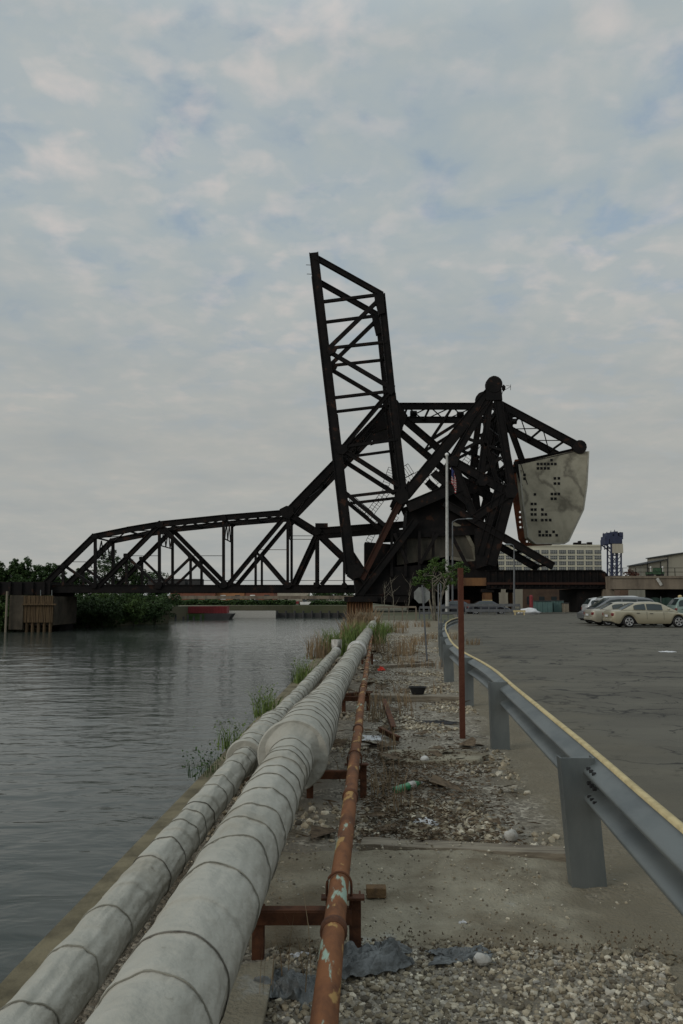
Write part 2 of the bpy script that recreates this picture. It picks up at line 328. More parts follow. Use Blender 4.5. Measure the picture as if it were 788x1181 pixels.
def mat_stone():
    m = mat('crushed_stone', (0.42, 0.39, 0.33), (0.26, 0.23, 0.18), 18, 0.9, 0.3, 120, bdist=0.003)
    t = m.node_tree; N = t.nodes; K = t.links.new; p = N['Principled BSDF']; base = p.inputs['Base Color'].links[0].from_socket
    g = N.new('ShaderNodeNewGeometry'); r = N.new('ShaderNodeValToRGB'); e = r.color_ramp.elements
    e[0].color = (0.22, 0.21, 0.2, 1); e[1].color = (1.55, 1.53, 1.42, 1)
    for q, c in ((0.25, (0.5, 0.46, 0.38)), (0.6, (0.95, 0.9, 0.78)), (0.75, (0.62, 0.64, 0.67))):
        y = e.new(q); y.color = (*c, 1)
    K(g.outputs['Random Per Island'], r.inputs[0])
    x = N.new('ShaderNodeMix'); x.data_type = 'RGBA'; x.blend_type = 'MULTIPLY'; x.inputs[0].default_value = 1; K(base, x.inputs[6]); K(r.outputs[0], x.inputs[7])
    K(x.outputs[2], p.inputs['Base Color']); return m
M['stone'] = mat_stone()

def mat_water():
    m = bpy.data.materials.new('river_water'); m.use_nodes = True; t = m.node_tree; N = t.nodes; K = t.links.new; p = N['Principled BSDF']
    p.inputs['Base Color'].default_value = (0.036, 0.043, 0.036, 1); p.inputs['Roughness'].default_value = 0.11; p.inputs['IOR'].default_value = 1.33
    tcn = N.new('ShaderNodeTexCoord')
    def nn(sc, stretch, det, rot=0.0):
        mp = N.new('ShaderNodeMapping'); mp.inputs[3].default_value = stretch; mp.inputs[2].default_value = (0, 0, rot); K(tcn.outputs['Object'], mp.inputs[0])
        n = N.new('ShaderNodeTexNoise'); n.inputs['Scale'].default_value = sc; n.inputs['Detail'].default_value = det; n.inputs['Roughness'].default_value = 0.55
        n.inputs['Distortion'].default_value = 0.4; K(mp.outputs[0], n.inputs[0]); return n.outputs[0]
    a = nn(1.5, (0.45, 1.0, 1), 3, 0.15); b = nn(0.42, (0.45, 1.0, 1), 3, -0.2)
    s = N.new('ShaderNodeMath'); s.operation = 'MULTIPLY_ADD'; K(b, s.inputs[0]); s.inputs[1].default_value = 1.6; K(a, s.inputs[2])
    bp = N.new('ShaderNodeBump'); bp.inputs['Strength'].default_value = 1.0; bp.inputs['Distance'].default_value = 0.05
    K(s.outputs[0], bp.inputs['Height']); K(bp.outputs[0], p.inputs['Normal']); return m
M['water'] = mat_water()

# ------------------------------------------------------------------ setting
WZ = -2.9
def wall_x(y): return -1.67 + 0.039 * y
# guardrail line (top edge), world points
RAILPX = [(788, 968), (735, 919), (683, 872), (640, 836), (600, 803), (576, 780), (557, 765), (536, 755), (527, 749), (519, 742), (514.5, 733), (511.5, 724.5)]
RZ = 0.77
rail = [gnd(x, y, RZ) for x, y in RAILPX]
d0 = (rail[0] - rail[3]).normalized()
rail = [rail[0] + d0 * 5.0, rail[0] + d0 * 2.5] + rail
rail += [gnd(513, 718, RZ), gnd(519, 714.2, RZ), gnd(529, 711.5, RZ)]
def smooth_path(pts, step):
    out = [pts[0]]
    for a, b in zip(pts, pts[1:]):
        n = max(1, int((b - a).length / step))
        for i in range(1, n + 1): out.append(a.lerp(b, i / n))
    for _ in range(3):
        out = [out[0]] + [(out[i-1] + out[i] * 2 + out[i+1]) / 4 for i in range(1, len(out) - 1)] + [out[-1]]
    return out
railp = smooth_path(rail, 0.5)
def rail_x(y):
    for a, b in zip(railp, railp[1:]):
        if min(a.y, b.y) <= y <= max(a.y, b.y) and abs(a.y - b.y) > 1e-6:
            return a.x + (b.x - a.x) * (y - a.y) / (b.y - a.y)
    return railp[0].x if y < railp[0].y else railp[-1].x + 0.02 * (y - railp[-1].y)

# ground: one sheet with the river cut out of it (right side, far bank, left bank), reaching the horizon
gp = MB()
shore = [(wall_x(-40), -40), (wall_x(105), 105), (3.5, 150), (4, 196)]
far = [(-12, 198), (-28, 192), (-42, 160)]
left = [(at(195, 700, 150).x, 150), (at(64, 700, 124).x, 125), (at(-20, 700, 119).x, 119), (-64, 108), (-85, -40)]
poly = [(4000, -40)] + [(4000, 5000), (-4000, 5000), (-4000, -40)] + left[::-1] + far[::-1] + shore[::-1]
gp.prism([Vector((x, y, -0.06)) for x, y in poly], (0, 0, -4.5))
M['ground'] = mat('dusty_ground', (0.11, 0.10, 0.065), (0.05, 0.06, 0.03), 0.05, 0.95, 0.1, 2)
gp.build('ground', M['ground'], kind='structure')

wm_ = MB(); ysw_ = [0.5]
while ysw_[-1] < 120: ysw_.append(ysw_[-1] + max(0.09, ysw_[-1] * 0.0075))
vs, fs = [], []; NW = 260
for y in ysw_:
    xr = wall_x(y) + .1; wd = 3 + y * .62
    for i in range(NW + 1):
        x = xr - wd * i / NW; fade = min(1, (120 - y) / 20) * min(1, (NW - i) / 10)
        v1 = noise.noise(Vector((x * .8, y * 1.5, 2))); v2 = noise.noise(Vector((x * 2.1 + y * .4, y * 4.0, 5))); v3 = noise.noise(Vector((x * .22, y * .4, 9)))
        pa = .55 + .9 * noise.noise(Vector((x * .06, y * .12, 4))); h = (.034 * v1 + .025 * (1 - abs(v2) * 2) * (.5 + v3) + .03 * v3) * fade * max(.25, pa)
        vs.append((x, y, WZ + h))
for j in range(len(ysw_) - 1):
    for i in range(NW): q = j * (NW + 1) + i; fs.append((q, q + NW + 1, q + NW + 2, q + 1))
n0 = len(vs)
def addq(p):
    global n0
    vs.extend([(x, y, WZ - .004) for x, y in p]); fs.append(tuple(range(n0, n0 + len(p)))); n0 += len(p)
xl = lambda y: wall_x(y) + .1 - (3 + y * .62)
addq([(xl(.5), .5), (xl(ysw_[-1]), ysw_[-1]), (-900, ysw_[-1]), (-900, .5)]); addq([(-900, ysw_[-1]), (60, ysw_[-1]), (60, 260), (-900, 260)]); addq([(-900, -60), (5, -60), (5, .5), (-900, .5)])
wm_.add(vs, fs, True); wm_.build('river_water', M['water'], kind='structure', recalc=False)

# verge between the sea wall and the guardrail
def gz(x, y):
    z = 0.012 + 0.03 * nz(x, y, 0.9, 3.1) + 0.018 * nz(x, y, 3.2, 8.0) + 0.01 * nz(x, y, 9, 1.0) + .012 * nz(x, y, 5)
    dx = x - (wall_x(y) + 0.26)
    return z - 0.0 if dx > 0 else -0.02
vg = MB(); ys = []; y = -1.5
while y < 62: ys.append(y); y += 0.035 + max(0, y) * 0.012
nx = 90
vs = []; fs = []
for j, y in enumerate(ys):
    x0, x1 = wall_x(y) + 0.24, rail_x(y) + 1.1
    for i in range(nx + 1):
        x = x0 + (x1 - x0) * i / nx; e = min(1, (x1 - x) / 0.9)
        vs.append((x, y, gz(x, y) * e - 0.02 * (1 - e)))
for j in range(len(ys) - 1):
    for i in range(nx): a = j * (nx + 1) + i; fs.append((a, a + 1, a + nx + 2, a + nx + 1))
vg.add(vs, fs, True); vg.build('gravel_verge', M['verge'], kind='structure')
vs = [Vector((wall_x(y) , y, 0)) for y in ys]

# parking lot
pl = MB(); lp = [p for p in railp if p.y > -2]
vs, fs = [], []
LY = [-6] + [p.y for p in lp] + [lp[-1].y + 6, 60, 95]
LX = [rail_x(0) ] + [p.x for p in lp] + [lp[-1].x - 1.2, 8.5, 13]
for yy, xx in zip(LY, LX):
    e = 0.16 + 0.05 * nz(yy, 0, 1.7)
    vs += [(xx + e - .1, yy, -0.03), (xx + e + 0.7, yy, 0.030), (140, yy, 0.030)]
for i in range(len(LY) - 1):
    for k in range(2): a = i * 3 + k; fs.append((a, a + 1, a + 4, a + 3))
pl.add(vs, fs); pl.build('parking_lot', M['asphalt'], kind='structure')

# sea wall coping
sw = MB(); vs, fs = [], []
ysw = [-3 + 0.12 * i for i in range(260)] + [29 + i for i in range(77)]
prof = [(0.26, -0.3), (0.26, 0.0), (0.235, 0.018), (0.02, 0.012), (0.0, -0.01), (0.0, -3.4)]
for y in ysw:
    for k, (a, b) in enumerate(prof):
        j = 0.010 * nz(y, k * 3.3, 2.5) + 0.008 * nz(y, k * 5.3, 9)
        vs.append((wall_x(y) + a + j, y, b + (j * 0.7 if k in (1, 2, 3, 4) else 0)))
n = len(prof)
for j in range(len(ysw) - 1):
    for k in range(n - 1): a = j * n + k; fs.append((a, a + 1, a + n + 1, a + n))
sw.add(vs, fs)
M['coping'] = mat('worn_coping_concrete', (0.17, 0.145, 0.09), (0.08, 0.068, 0.042), 3, 0.95, 0.6, 40, bdist=0.01)
tag(sw.build('sea_wall', M['coping']), 'worn tan concrete sea wall along the river edge', 'sea wall')

# concrete slab remnant
def blob(cx, cy, rx, ry, seed, n=48, rough=0.16):
    return [(cx + rx * math.copysign(abs(math.cos(t)) ** 0.6, math.cos(t)) * (1 + rough * noise.noise(Vector((math.cos(t) * 2, math.sin(t) * 2, seed))) + rough * .5 * noise.noise(Vector((math.cos(t) * 7, math.sin(t) * 7, seed)))),
             cy + ry * math.copysign(abs(math.sin(t)) ** 0.6, math.sin(t)) * (1 + rough * noise.noise(Vector((math.cos(t) * 2, math.sin(t) * 2, seed + 5))) + rough * .5 * noise.noise(Vector((math.cos(t) * 7, math.sin(t) * 7, seed + 9)))))
            for t in [2 * math.pi * i / n for i in range(n)]]
def slab_mesh(mb, outline, z, th):
    cx = sum(p[0] for p in outline) / len(outline); cy = sum(p[1] for p in outline) / len(outline)
    n = len(outline); rings = [1.02, 1.0, 0.985, 0.9, 0.75, 0.55, 0.35, 0.15]; vs = []
    for k, s in enumerate(rings):
        for x, y in outline:
            X, Y = cx + (x - cx) * s, cy + (y - cy) * s
            h = z - th if k == 0 else (z - 0.012 if k == 1 else z + 0.012 * nz(X, Y, 2.1) + 0.006 * nz(X, Y, 8))
            vs.append((X, Y, h))
    fs = [(k*n+i, k*n+(i+1) % n, (k+1)*n+(i+1) % n, (k+1)*n+i) for k in range(len(rings)-1) for i in range(n)]
    fs.append(tuple((len(rings)-1)*n + i for i in range(n)))
    mb.add(vs, fs, True)
sl = MB(); ya, yb_ = gnd(470, 1098).y, gnd(470, 984).y; NX, NY_ = 150, 90; vs, fs = [], []
for j in range(NY_ + 1):
    for i in range(NX + 1):
        x = -0.45 + 2.35 * i / NX; v = j / NY_
        fy = ya + 0.07 * nz(x, 1, 2.3) + 0.05 * nz(x, 2, 7) + 0.03 * nz(x, 3, 19) - (max(0, x - .75) * .12)
        y = fy + (yb_ - fy) * max(0, v - .02) / .98
        z = 0.050 + 0.022 * nz(x, y, 1.7, 2) + 0.012 * nz(x, y, 5.5, 3) + 0.006 * nz(x, y, 16, 4) + .003 * nz(x, y, 40, 5)
        z -= .10 * max(0, 1 - v / .035) + .025 * max(0, 1 - v / .10); z -= .05 * max(0, (v - .93) / .07) + .045 * max(0, (x - 1.0) / .9)
        vs.append((x, y, z))
for j in range(NY_):
    for i in range(NX): q = j * (NX + 1) + i; fs.append((q, q + 1, q + NX + 2, q + NX + 1))
sl.add(vs, fs, True); dustmask(M['slab'], 1.25, 1.5, .9)
tag(sl.build('concrete_slab', M['slab']), 'broken sandy concrete slab beside nearest guardrail post', 'slab')
sl = MB(); c = gnd(500, 876)
slab_mesh(sl, blob(c.x, c.y, 0.55, 0.32, 5.2, 64, 0.3), 0.05, 0.08)
tag(sl.build('concrete_slab', M['slab']), 'small grey broken concrete patch at the foot of the rusty pole', 'slab')

# crushed stone
def stones(n, region, size, seed, dark=1.0):
    rnd = random.Random(seed); mb = MB()
    base = []
    for k in range(8):
        v, f = lumpy((0, 0, 0), 1, k + seed, 1, 0.7); base.append((v, f))
    cnt = 0; tries = 0
    while cnt < n and tries < n * 6:
        tries += 1
        p = region(rnd)
        if p is None: continue
        x, y, z = p; s = size[0] + (size[1] - size[0]) * rnd.random() ** 2.6
        v, f = base[rnd.randrange(8)]; a = rnd.random() * 6.28; ca, sa = math.cos(a), math.sin(a); q = (rnd.uniform(.7, 1.3), rnd.uniform(.7, 1.2), rnd.uniform(.5, .9))
        mb.add([(x + (w.x*q[0]*ca - w.y*q[1]*sa)*s, y + (w.x*q[0]*sa + w.y*q[1]*ca)*s, z + w.z*q[2]*s + s*0.25) for w in v], f)
        cnt += 1
    return mb
yA = gnd(470, 1100).y
def reg_near(r):
    y = r.uniform(2.2, 4.6); x = r.uniform(-0.35, 2.1)
    lim = yA + 0.10 * nz(x, 0, 2.0, 4.4) - (0.0 if x < 1.0 else 0.18 * (x - 1.0))
    if y > lim + abs(r.gauss(0, 0.05)): return None
    if x > rail_x(y) + 0.1 : return None
    return x, y, gz(x, y)
tag(stones(13500, reg_near, (0.004, 0.019), 3).build('crushed_stone', M['stone'], recalc=False), 'pale crushed stone in the bottom foreground', 'gravel', kind='stuff')
def reg_mid(r):
    y = r.uniform(5.6, 40) if r.random() < 0.6 else r.uniform(5.6, 14); x = r.uniform(wall_x(y) + 0.3, rail_x(y) - 0.02)
    if nz(x, y, 0.9, 6.6) < -0.05 + 0.25 * r.random(): return None
    if x > rail_x(y) - 0.45 and y < 12 and r.random() < 0.8: return None
    if x < -0.16 + .04 * y + .42 and y < 9 and r.random() < .75: return None
    return x, y, gz(x, y)
tag(stones(24000, reg_mid, (0.006, 0.034), 11).build('scattered_stone', M['stone'], recalc=False), 'loose grey rubble scattered along the verge', 'rubble', kind='stuff')
def reg_edge(r):
    y = r.uniform(2.3, 5.6); x = r.uniform(wall_x(y) + 0.3, rail_x(y) + 0.2)
    return x, y, gz(x, y) + (0.045 if (-.4 < x < 1.2 and y > yA + .1) else 0)
tag(stones(5200, reg_edge, (0.0015, 0.010), 21).build('loose_grit', M['stone'], recalc=False), 'fine grit strewn over slab and dirt', 'grit', kind='stuff')

rnd = random.Random(77); c = MB()
for _ in range(70):
    x = rnd.uniform(-.3, 1.7); y = yA + .07 * nz(x, 1, 2.3) - (max(0, x - .75) * .12) + rnd.gauss(0, .05); r_ = rnd.uniform(.008, .026); v, f = lumpy((x, y, gz(x, y) + r_ * .4), r_, rnd.randrange(50), 1, .8, (1.2, 1, .6)); c.add(v, f)
tag(c.build('crumbled_concrete', M['slab']), 'crumbled chunks along the broken front edge of the slab', 'rubble', kind='stuff')
# dead leaf and twig litter beside the pipes
def litter(n, region, seed, L0=0.03, L1=0.12):
    rnd = random.Random(seed); mb = MB()
    for _ in range(n):
        x, y = region(rnd); z = gz(x, y) + rnd.uniform(0.005, 0.05); a = rnd.random() * 6.28; l = rnd.uniform(L0, L1); w = l * rnd.choice((0.06, 0.1, 0.5))
        d = Vector((math.cos(a), math.sin(a), rnd.uniform(-.25, .35))) * l; c = Vector((-math.sin(a), math.cos(a), rnd.uniform(-.3, .3))) * w
        p = Vector((x, y, z)); mb.add([p - c, p + d * .5 - c * 0.7 + Vector((0, 0, .01)), p + d, p + d * .5 + c], [(0, 1, 2, 3)])
    return mb
M['deadleaf'] = mat('dead_leaves_and_twigs', (0.13, 0.095, 0.06), (0.05, 0.035, 0.022), 20, 0.95, 0)
def rl(r):
    y = r.uniform(5.6, 30) if r.random() < .5 else r.uniform(5.6, 9); x = r.triangular(-0.25, 1.3, 0.2) + 0.045 * y - 0.1
    return min(x, rail_x(y) - .3), y
tag(litter(7500, rl, 5, 0.012, 0.06).build('dead_leaf_litter', M['deadleaf'], recalc=False), 'brown dead leaves and twigs beside the pipes', 'litter', kind='stuff')

def rt_(r):
    y = r.uniform(5.6, 26); return r.uniform(wall_x(y) + .5, rail_x(y) - .2), y
tag(litter(420, rt_, 9, 0.08, 0.32).build('scattered_twigs', M['deadleaf'], recalc=False), 'dry twigs scattered over the verge gravel', 'twigs', kind='stuff')
def rs_(r):
    y = yA + r.gauss(0.0, .09); return r.uniform(-.3, 1.6), y
tag(litter(600, rs_, 12, 0.004, 0.018).build('dark_debris', M['deadleaf'], recalc=False), 'dark leaf debris caught along the front edge of the slab', 'debris', kind='stuff')
# ------------------------------------------------------------------ pipes
def straight(u, h):
    return lambda y: Vector((-u + 0.039 * y, y, h))
def bigpath(y):
    o = 0 if y < 6.6 else (0.02 * (y - 6.6) if y < 17.5 else 0.22 + 0.02 * (y - 17.5))
    return Vector((-0.65 + 0.039 * y + o, y, 0.437))
def leftpath(y):
    o = 0 if y < 7.5 else 0.012 * (y - 7.5)
    return Vector((-1.195 + 0.039 * y + o, y, 0.22))
def insulated(name, label, path, r0, y0, y1, radf, seed, base_y, group=None):
    rnd = random.Random(seed); root = thing(name, path(base_y) * 1.0, label, 'pipe', group); root.location.z = 0
    mb = MB(); n = 72; ysx = []; y = y0; bands = []
    while y < y1:
        step = rnd.uniform(0.27, 0.42) if y < 4.5 else rnd.uniform(0.17, 0.36) * (1 if y < 12 else 1.6); bands.append((y, rnd.uniform(-0.035, 0.035), rnd.uniform(-0.03, 0.03))); y += step
    vs, fs = [], []; rows = 0
    for bi, (yb, t1, t2) in enumerate(bands):
        yn = bands[bi + 1][0] if bi + 1 < len(bands) else y1
        tn = bands[bi + 1] if bi + 1 < len(bands) else (y1, 0, 0)
        lift = rnd.uniform(0.002, 0.009)
        m = max(4, int((yn - yb) / 0.045)) if yb < 9 else 4
        for k in range(m + 1):
            f = k / m; yc = yb + (yn - yb) * f
            if k == m: yc -= 0.002
            rr = radf(yc) ; edge = lift * (1 - f) 
            tilt1 = t1 + (tn[1] - t1) * f; tilt2 = t2 + (tn[2] - t2) * f
            for q in range(n):
                th = 2 * math.pi * q / n; cc, ss = math.cos(th), math.sin(th)
                yy = yc + tilt1 * cc + tilt2 * ss
                wr = 0.012 * noise.noise(Vector((cc * 2.1, ss * 2.1, yy * 3.0 + seed))) + 0.006 * noise.noise(Vector((cc * 7, ss * 7, yy * 9 + seed)))
                p = path(yc); vs.append((p.x + cc * (rr + edge + wr), yy, p.z + ss * (rr + edge + wr)))
            rows += 1
    for i in range(rows - 1):
        for q in range(n): q2 = (q + 1) % n; fs.append((i*n+q, i*n+q2, (i+1)*n+q2, (i+1)*n+q))
    fs.append(tuple(range(n))); fs.append(tuple(range((rows-1)*n, rows*n))[::-1])
    mb.add(vs, fs, True); jacket = mb.build('insulation_jacket', M['wrap'], root)
    for bi, (yb, t1, t2) in enumerate(bands[1:98]):
        if rnd.random() < (.35 if yb > 4.5 else .15): continue
        sb = MB(); pts = []; p = path(yb); rr = radf(yb) + 0.0075; sv, sf = [], []
        w = 0.0025 if yb < 10 else 0.0035
        for q in range(48):
            th = 2 * math.pi * q / 48; cc, ss = math.cos(th), math.sin(th); yy = yb + t1 * cc + t2 * ss
            wr = 0.012 * noise.noise(Vector((cc * 2.1, ss * 2.1, yy * 3.0 + seed)))
            for dy, dr in ((-w, -0.004), (-w, 0.0), (w, 0.0), (w, -0.004)):
                sv.append((p.x + cc * (rr + wr + dr), yy + dy, p.z + ss * (rr + wr + dr)))
        for q in range(48):
            q2 = (q + 1) % 48
            for k in range(3): sf.append((q*4+k, q2*4+k, q2*4+k+1, q*4+k+1))
        sb.add(sv, sf, True); sb.build('strap', M['strap'] if rnd.random() < .4 else M['seam'], root)
    return root
M['seam'] = mat('wrap_seam', (0.24, 0.23, 0.19), (0.13, 0.125, 0.10), 5, 0.8, 0)
M['strap'] = mat('dull_steel_strap', (0.17, 0.16, 0.135), (0.06, 0.055, 0.045), 12, 0.6, 0, metal=0.3)
def lerp(a, b, t): t = max(0, min(1, t)); return a + (b - a) * t
def rbig(y):
    if y < 6.62: return 0.173
    if y < 8.0: return 0.262
    if y < 10.6: return lerp(0.262, 0.178, (y - 8.0) / 2.3)
    return 0.178
def rleft(y):
    if y < 7.6: return 0.112
    if y < 9.6: return 0.165
    return 0.115
rp = insulated('insulated_pipe', 'thick grey canvas wrapped pipe with large flared collar, centre of the three pipes', bigpath, 0.187, -0.6, 48, rbig, 1, 4, 'pipes along the river wall')
lpz = insulated('insulated_pipe', 'thinner grey wrapped pipe nearest the river, with capped far end', leftpath, 0.115, -0.6, 22, rleft, 5, 4, 'pipes along the river wall')
# collar faces
for root, path, yy, r0, r1 in ((rp, bigpath, 6.60, 0.18, 0.287), (lpz, leftpath, 7.58, 0.11, 0.176)):
    c = MB(); p = path(yy); vs = []; n = 64
    for dr, dy in ((r0, 0.0), (r1 - 0.01, -0.006), (r1, 0.01), (r1, 0.05), (r1 - 0.02, 0.052)):
        for q in range(n):
            th = 2 * math.pi * q / n; w = 1 + 0.02 * noise.noise(Vector((math.cos(th) * 2, math.sin(th) * 2, yy)))
            vs.append((p.x + math.cos(th) * dr * w, yy + dy, p.z + math.sin(th) * dr * w))
    c.add(vs, [(k*n+q, k*n+(q+1) % n, (k+1)*n+(q+1) % n, (k+1)*n+q) for k in range(4) for q in range(n)], False)
    c.build('collar', M['wrap'], root)
# white clamp on the big pipe, cap on the thin one
c = MB(); p = bigpath(19.5); c.tube([p + Vector((0, -0.25, 0)), p + Vector((0, -0.2, 0)), p + Vector((0, 0.2, 0)), p + Vector((0, .25, 0))], [0.2, 0.235, 0.235, 0.2], 32)
M['palewrap'] = mat('pale_wrap', (0.5, 0.49, 0.46), (0.26, 0.25, 0.22), 8, 0.8, 0.3)
o = c.build('joint_band', M['palewrap'], rp); o['label'] = 'pale torn joint band'
c = MB(); p = leftpath(21.95); c.tube([p, p + Vector((0.02, 0.25, 0.02)), p + Vector((0.03, 0.36, 0.12)), p + Vector((0.03, 0.38, 0.34))], [0.135, 0.14, 0.14, 0.15], 24)
c.build('end_cap', M['palewrap'], lpz)
# rusty pipe
rt = thing('rusty_pipe', (-0.0, 4, 0), 'slim rusty pipe with flaking pale green paint, right of the wrapped pipes', 'pipe', 'pipes along the river wall')
rpath = lambda y: Vector((-0.16 + 0.039 * y + (0.006 * (y - 10) if y > 10 else 0) + 0.01 * nz(y, 0, 0.4), y, 0.35 + 0.008 * nz(y, 4, 0.5)))
c = MB(); c.tube([rpath(-0.5 + 0.25 * i) for i in range(170)], 0.046, 28); c.build('pipe_tube', M['flaked'], rt)
for y in (3.38, 5.6, 8.4, 12.5, 18):
    c = MB(); c.tube([rpath(y), rpath(y + 0.012), rpath(y + 0.05), rpath(y + 0.062)], [0.048, 0.056, 0.056, 0.048], 24); c.build('coupling', M['rust'], rt)

# pipe supports: rusty frames
def support(y, label):
    t = thing('pipe_support', (-0.3 + 0.04 * y, y, 0), label, 'bracket', 'rusty pipe supports')
    xr = rpath(y).x; xb = bigpath(y).x
    c = MB(); c.beam((xb - 0.1, y, 0.235), (xr + 0.06, y, 0.235), 0.012, 0.06, (0, 1, 0)); c.beam((xb - 0.1, y - 0.03, 0.205), (xr + 0.06, y - 0.03, 0.205), 0.06, 0.010, (0, 1, 0)); c.build('cross_bar', M['rust'], t, bevel=0.002)
    for xx in (xb + 0.10, xr + 0.075):
        c = MB(); c.beam((xx, y + 0.008, -0.05), (xx, y + 0.008, 0.30 if xx > xb + .2 else 0.24), 0.055, 0.012); c.beam((xx + 0.024, y + 0.034, -0.05), (xx + 0.024, y + 0.034, 0.30 if xx > xb + .2 else 0.24), 0.010, 0.05)
        c.build('leg', M['rust'], t, bevel=0.002)
    c = MB(); c.beam((xr - 0.085, y - 0.01, 0.293), (xr + 0.12, y - 0.01, 0.293), 0.012, 0.06); c.build('saddle_plate', M['rust'], t, bevel=0.002)
    c = MB(); pts = [(xr + math.cos(a) * 0.058, y - 0.01, 0.35 + math.sin(a) * 0.058) for a in [math.pi * i / 12 for i in range(13)]]
    pts = [(pts[0][0], y - 0.01, 0.26)] + pts + [(pts[-1][0], y - 0.01, 0.26)]; c.tube(pts, 0.006, 8); c.build('u_bolt', M['rust'], t)
ysup = gnd(350, 1050, 0.23).y
support(ysup, 'rusty angle iron pipe support nearest the camera')
support(gnd(410, 890, 0.23).y, 'rusty pipe support beside the flared collar')
support(gnd(424, 807, 0.23).y + 0.3, 'rusty pipe support in line with the plank that carries a black tub')
support(20.5, 'farthest rusty pipe support before the tall grass')

# ------------------------------------------------------------------ guardrail
gr = thing('guardrail', (railp[0].x, railp[0].y, 0), 'galvanised steel guardrail with yellow top edge along parking lot', 'guardrail')
def sweep(mb, pts, prof, smooth=True):
    vs = []; n = len(prof)
    for i, p in enumerate(pts):
        a = (pts[min(i+1, len(pts)-1)] - pts[max(i-1, 0)]); a.z = 0; a.normalize(); nrm = Vector((a.y, -a.x, 0))
        w = 0.006 * nz(p.y, 3, 0.6)
        for o, z in prof: vs.append((p.x + nrm.x * (o + w), p.y + nrm.y * (o + w), z + w))
    mb.add(vs, [(i*n+k, i*n+k+1, (i+1)*n+k+1, (i+1)*n+k) for i in range(len(pts)-1) for k in range(n-1)], smooth)
Wp = []
for i in range(33):
    t = i / 32; z = RZ - 0.006 - 0.31 * t
    o = 0.05 - 0.052 * math.cos(t * 4 * math.pi)
    o = 0.09 - o if False else o
    Wp.append((-o + 0.05, z))
c = MB(); sweep(c, railp, Wp); rb = c.build('beam', M['galv'], gr)
sm = rb.modifiers.new('thick', 'SOLIDIFY'); sm.thickness = 0.004
c = MB(); sweep(c, railp, [(0.035, RZ - 0.012), (0.038, RZ + 0.001), (0.058, RZ + 0.006), (0.074, RZ + 0.001), (0.078, RZ - 0.03), (0.062, RZ - 0.03)]); c.build('top_edge', M['yellow'], gr)
posts = [(670, 1030), (582, 867), (545, 815), (525, 788), (514, 771), (509, 757), (506, 748)]
pbase = []
for i, (x, y) in enumerate(posts):
    g = gnd(x, y); pbase.append(Vector((rail_x(g.y) - 0.035 - (.02 if i else 0), g.y, 0)))
step = pbase[0].y - pbase[1].y
pbase.insert(0, Vector((rail_x(pbase[0].y - 3.8) - 0.13, pbase[0].y - 3.8, 0)))
pbase.append(Vector((rail_x(31) - 0.13, 31, 0))); pbase.append(Vector((rail_x(35) - 0.13, 35, 0)))
for i, b in enumerate(pbase):
    top = RZ - 0.006; lean = 0.012 if i % 2 else -0.03
    d = Vector((-0.05, 0, 0)) if i == 1 else Vector((lean * .5, 0, 0))
    hw = 0.098 if i < 3 else .095
    # C/I section: web across x, flanges facing us
    c = MB()
    def col_(x0, x1, y0, y1):
        c.add([b + Vector((x, yy, zz)) + d * (zz / top) for zz in (-0.3, top) for x, yy in ((x0, y0), (x1, y0), (x1, y1), (x0, y1))],
              [(0, 3, 2, 1), (4, 5, 6, 7), (0, 1, 5, 4), (1, 2, 6, 5), (2, 3, 7, 6), (3, 0, 4, 7)])
    col_(-hw, hw, -0.004, 0.004); col_(-hw - 0.004, -hw + 0.004, -0.0045, 0.085); col_(hw - 0.004, hw + 0.004, -0.0045, 0.085)
    po = c.build('post', M['galv'], gr, bevel=0.0015)
    c = MB(); c.box(b.x + hw * .3, b.x + 0.13, b.y + 0.01, b.y + 0.06, RZ - 0.27, RZ - 0.05); c.build('blockout', M['galv'], po, bevel=0.003)
    for zz in (RZ - 0.10, RZ - 0.16, RZ - 0.22):
        c = MB(); q = b + Vector((hw + 0.03, -0.005, zz)); c.tube([q, q + Vector((0, 0.02, 0))], 0.014, 6, smooth=False); c.build('bolt', M['black'], po)
# beam splice with bolts just beyond nearest post
for dy in (0.05, 0.12, 0.19):
    for zz in (0.71, 0.63, 0.55):
        q = Vector((rail_x(pbase[1].y - dy) - 0.022, pbase[1].y - dy, zz)); c = MB(); c.tube([q, q + Vector((-0.02, 0, 0))], 0.012, 6, smooth=False); c.build('bolt', M['black'], rb)

# ------------------------------------------------------------------ verge objects
def onverge(px, py, h=0.0): 
    p = gnd(px, py); p.z = gz(p.x, p.y) + h; return p
# thin rusty signless pole
b = gnd(534, 854); t = thing('rusty_post', b, 'tall slim rusty steel post standing in gravel', 'post')
c = MB(); top = at(531.5, 655, b.y)
c.beam(b + Vector((0, 0, -0.1)), top, 0.062, 0.010, (0, 1, 0)); c.beam(b + Vector((-0.027, 0.03, -0.1)), top + Vector((-0.027, 0.03, 0)), 0.009, 0.06, (0, 1, 0)); c.beam(b + Vector((0.027, 0.03, -0.1)), top + Vector((0.027, 0.03, 0)), 0.009, 0.06, (0, 1, 0))
M['rustdark'] = mat('dark_red_rust', (0.085, 0.03, 0.017), (0.07, 0.022, 0.012), 12, 0.85, 0.3, 60)
c.build('channel', M['rustdark'], t)
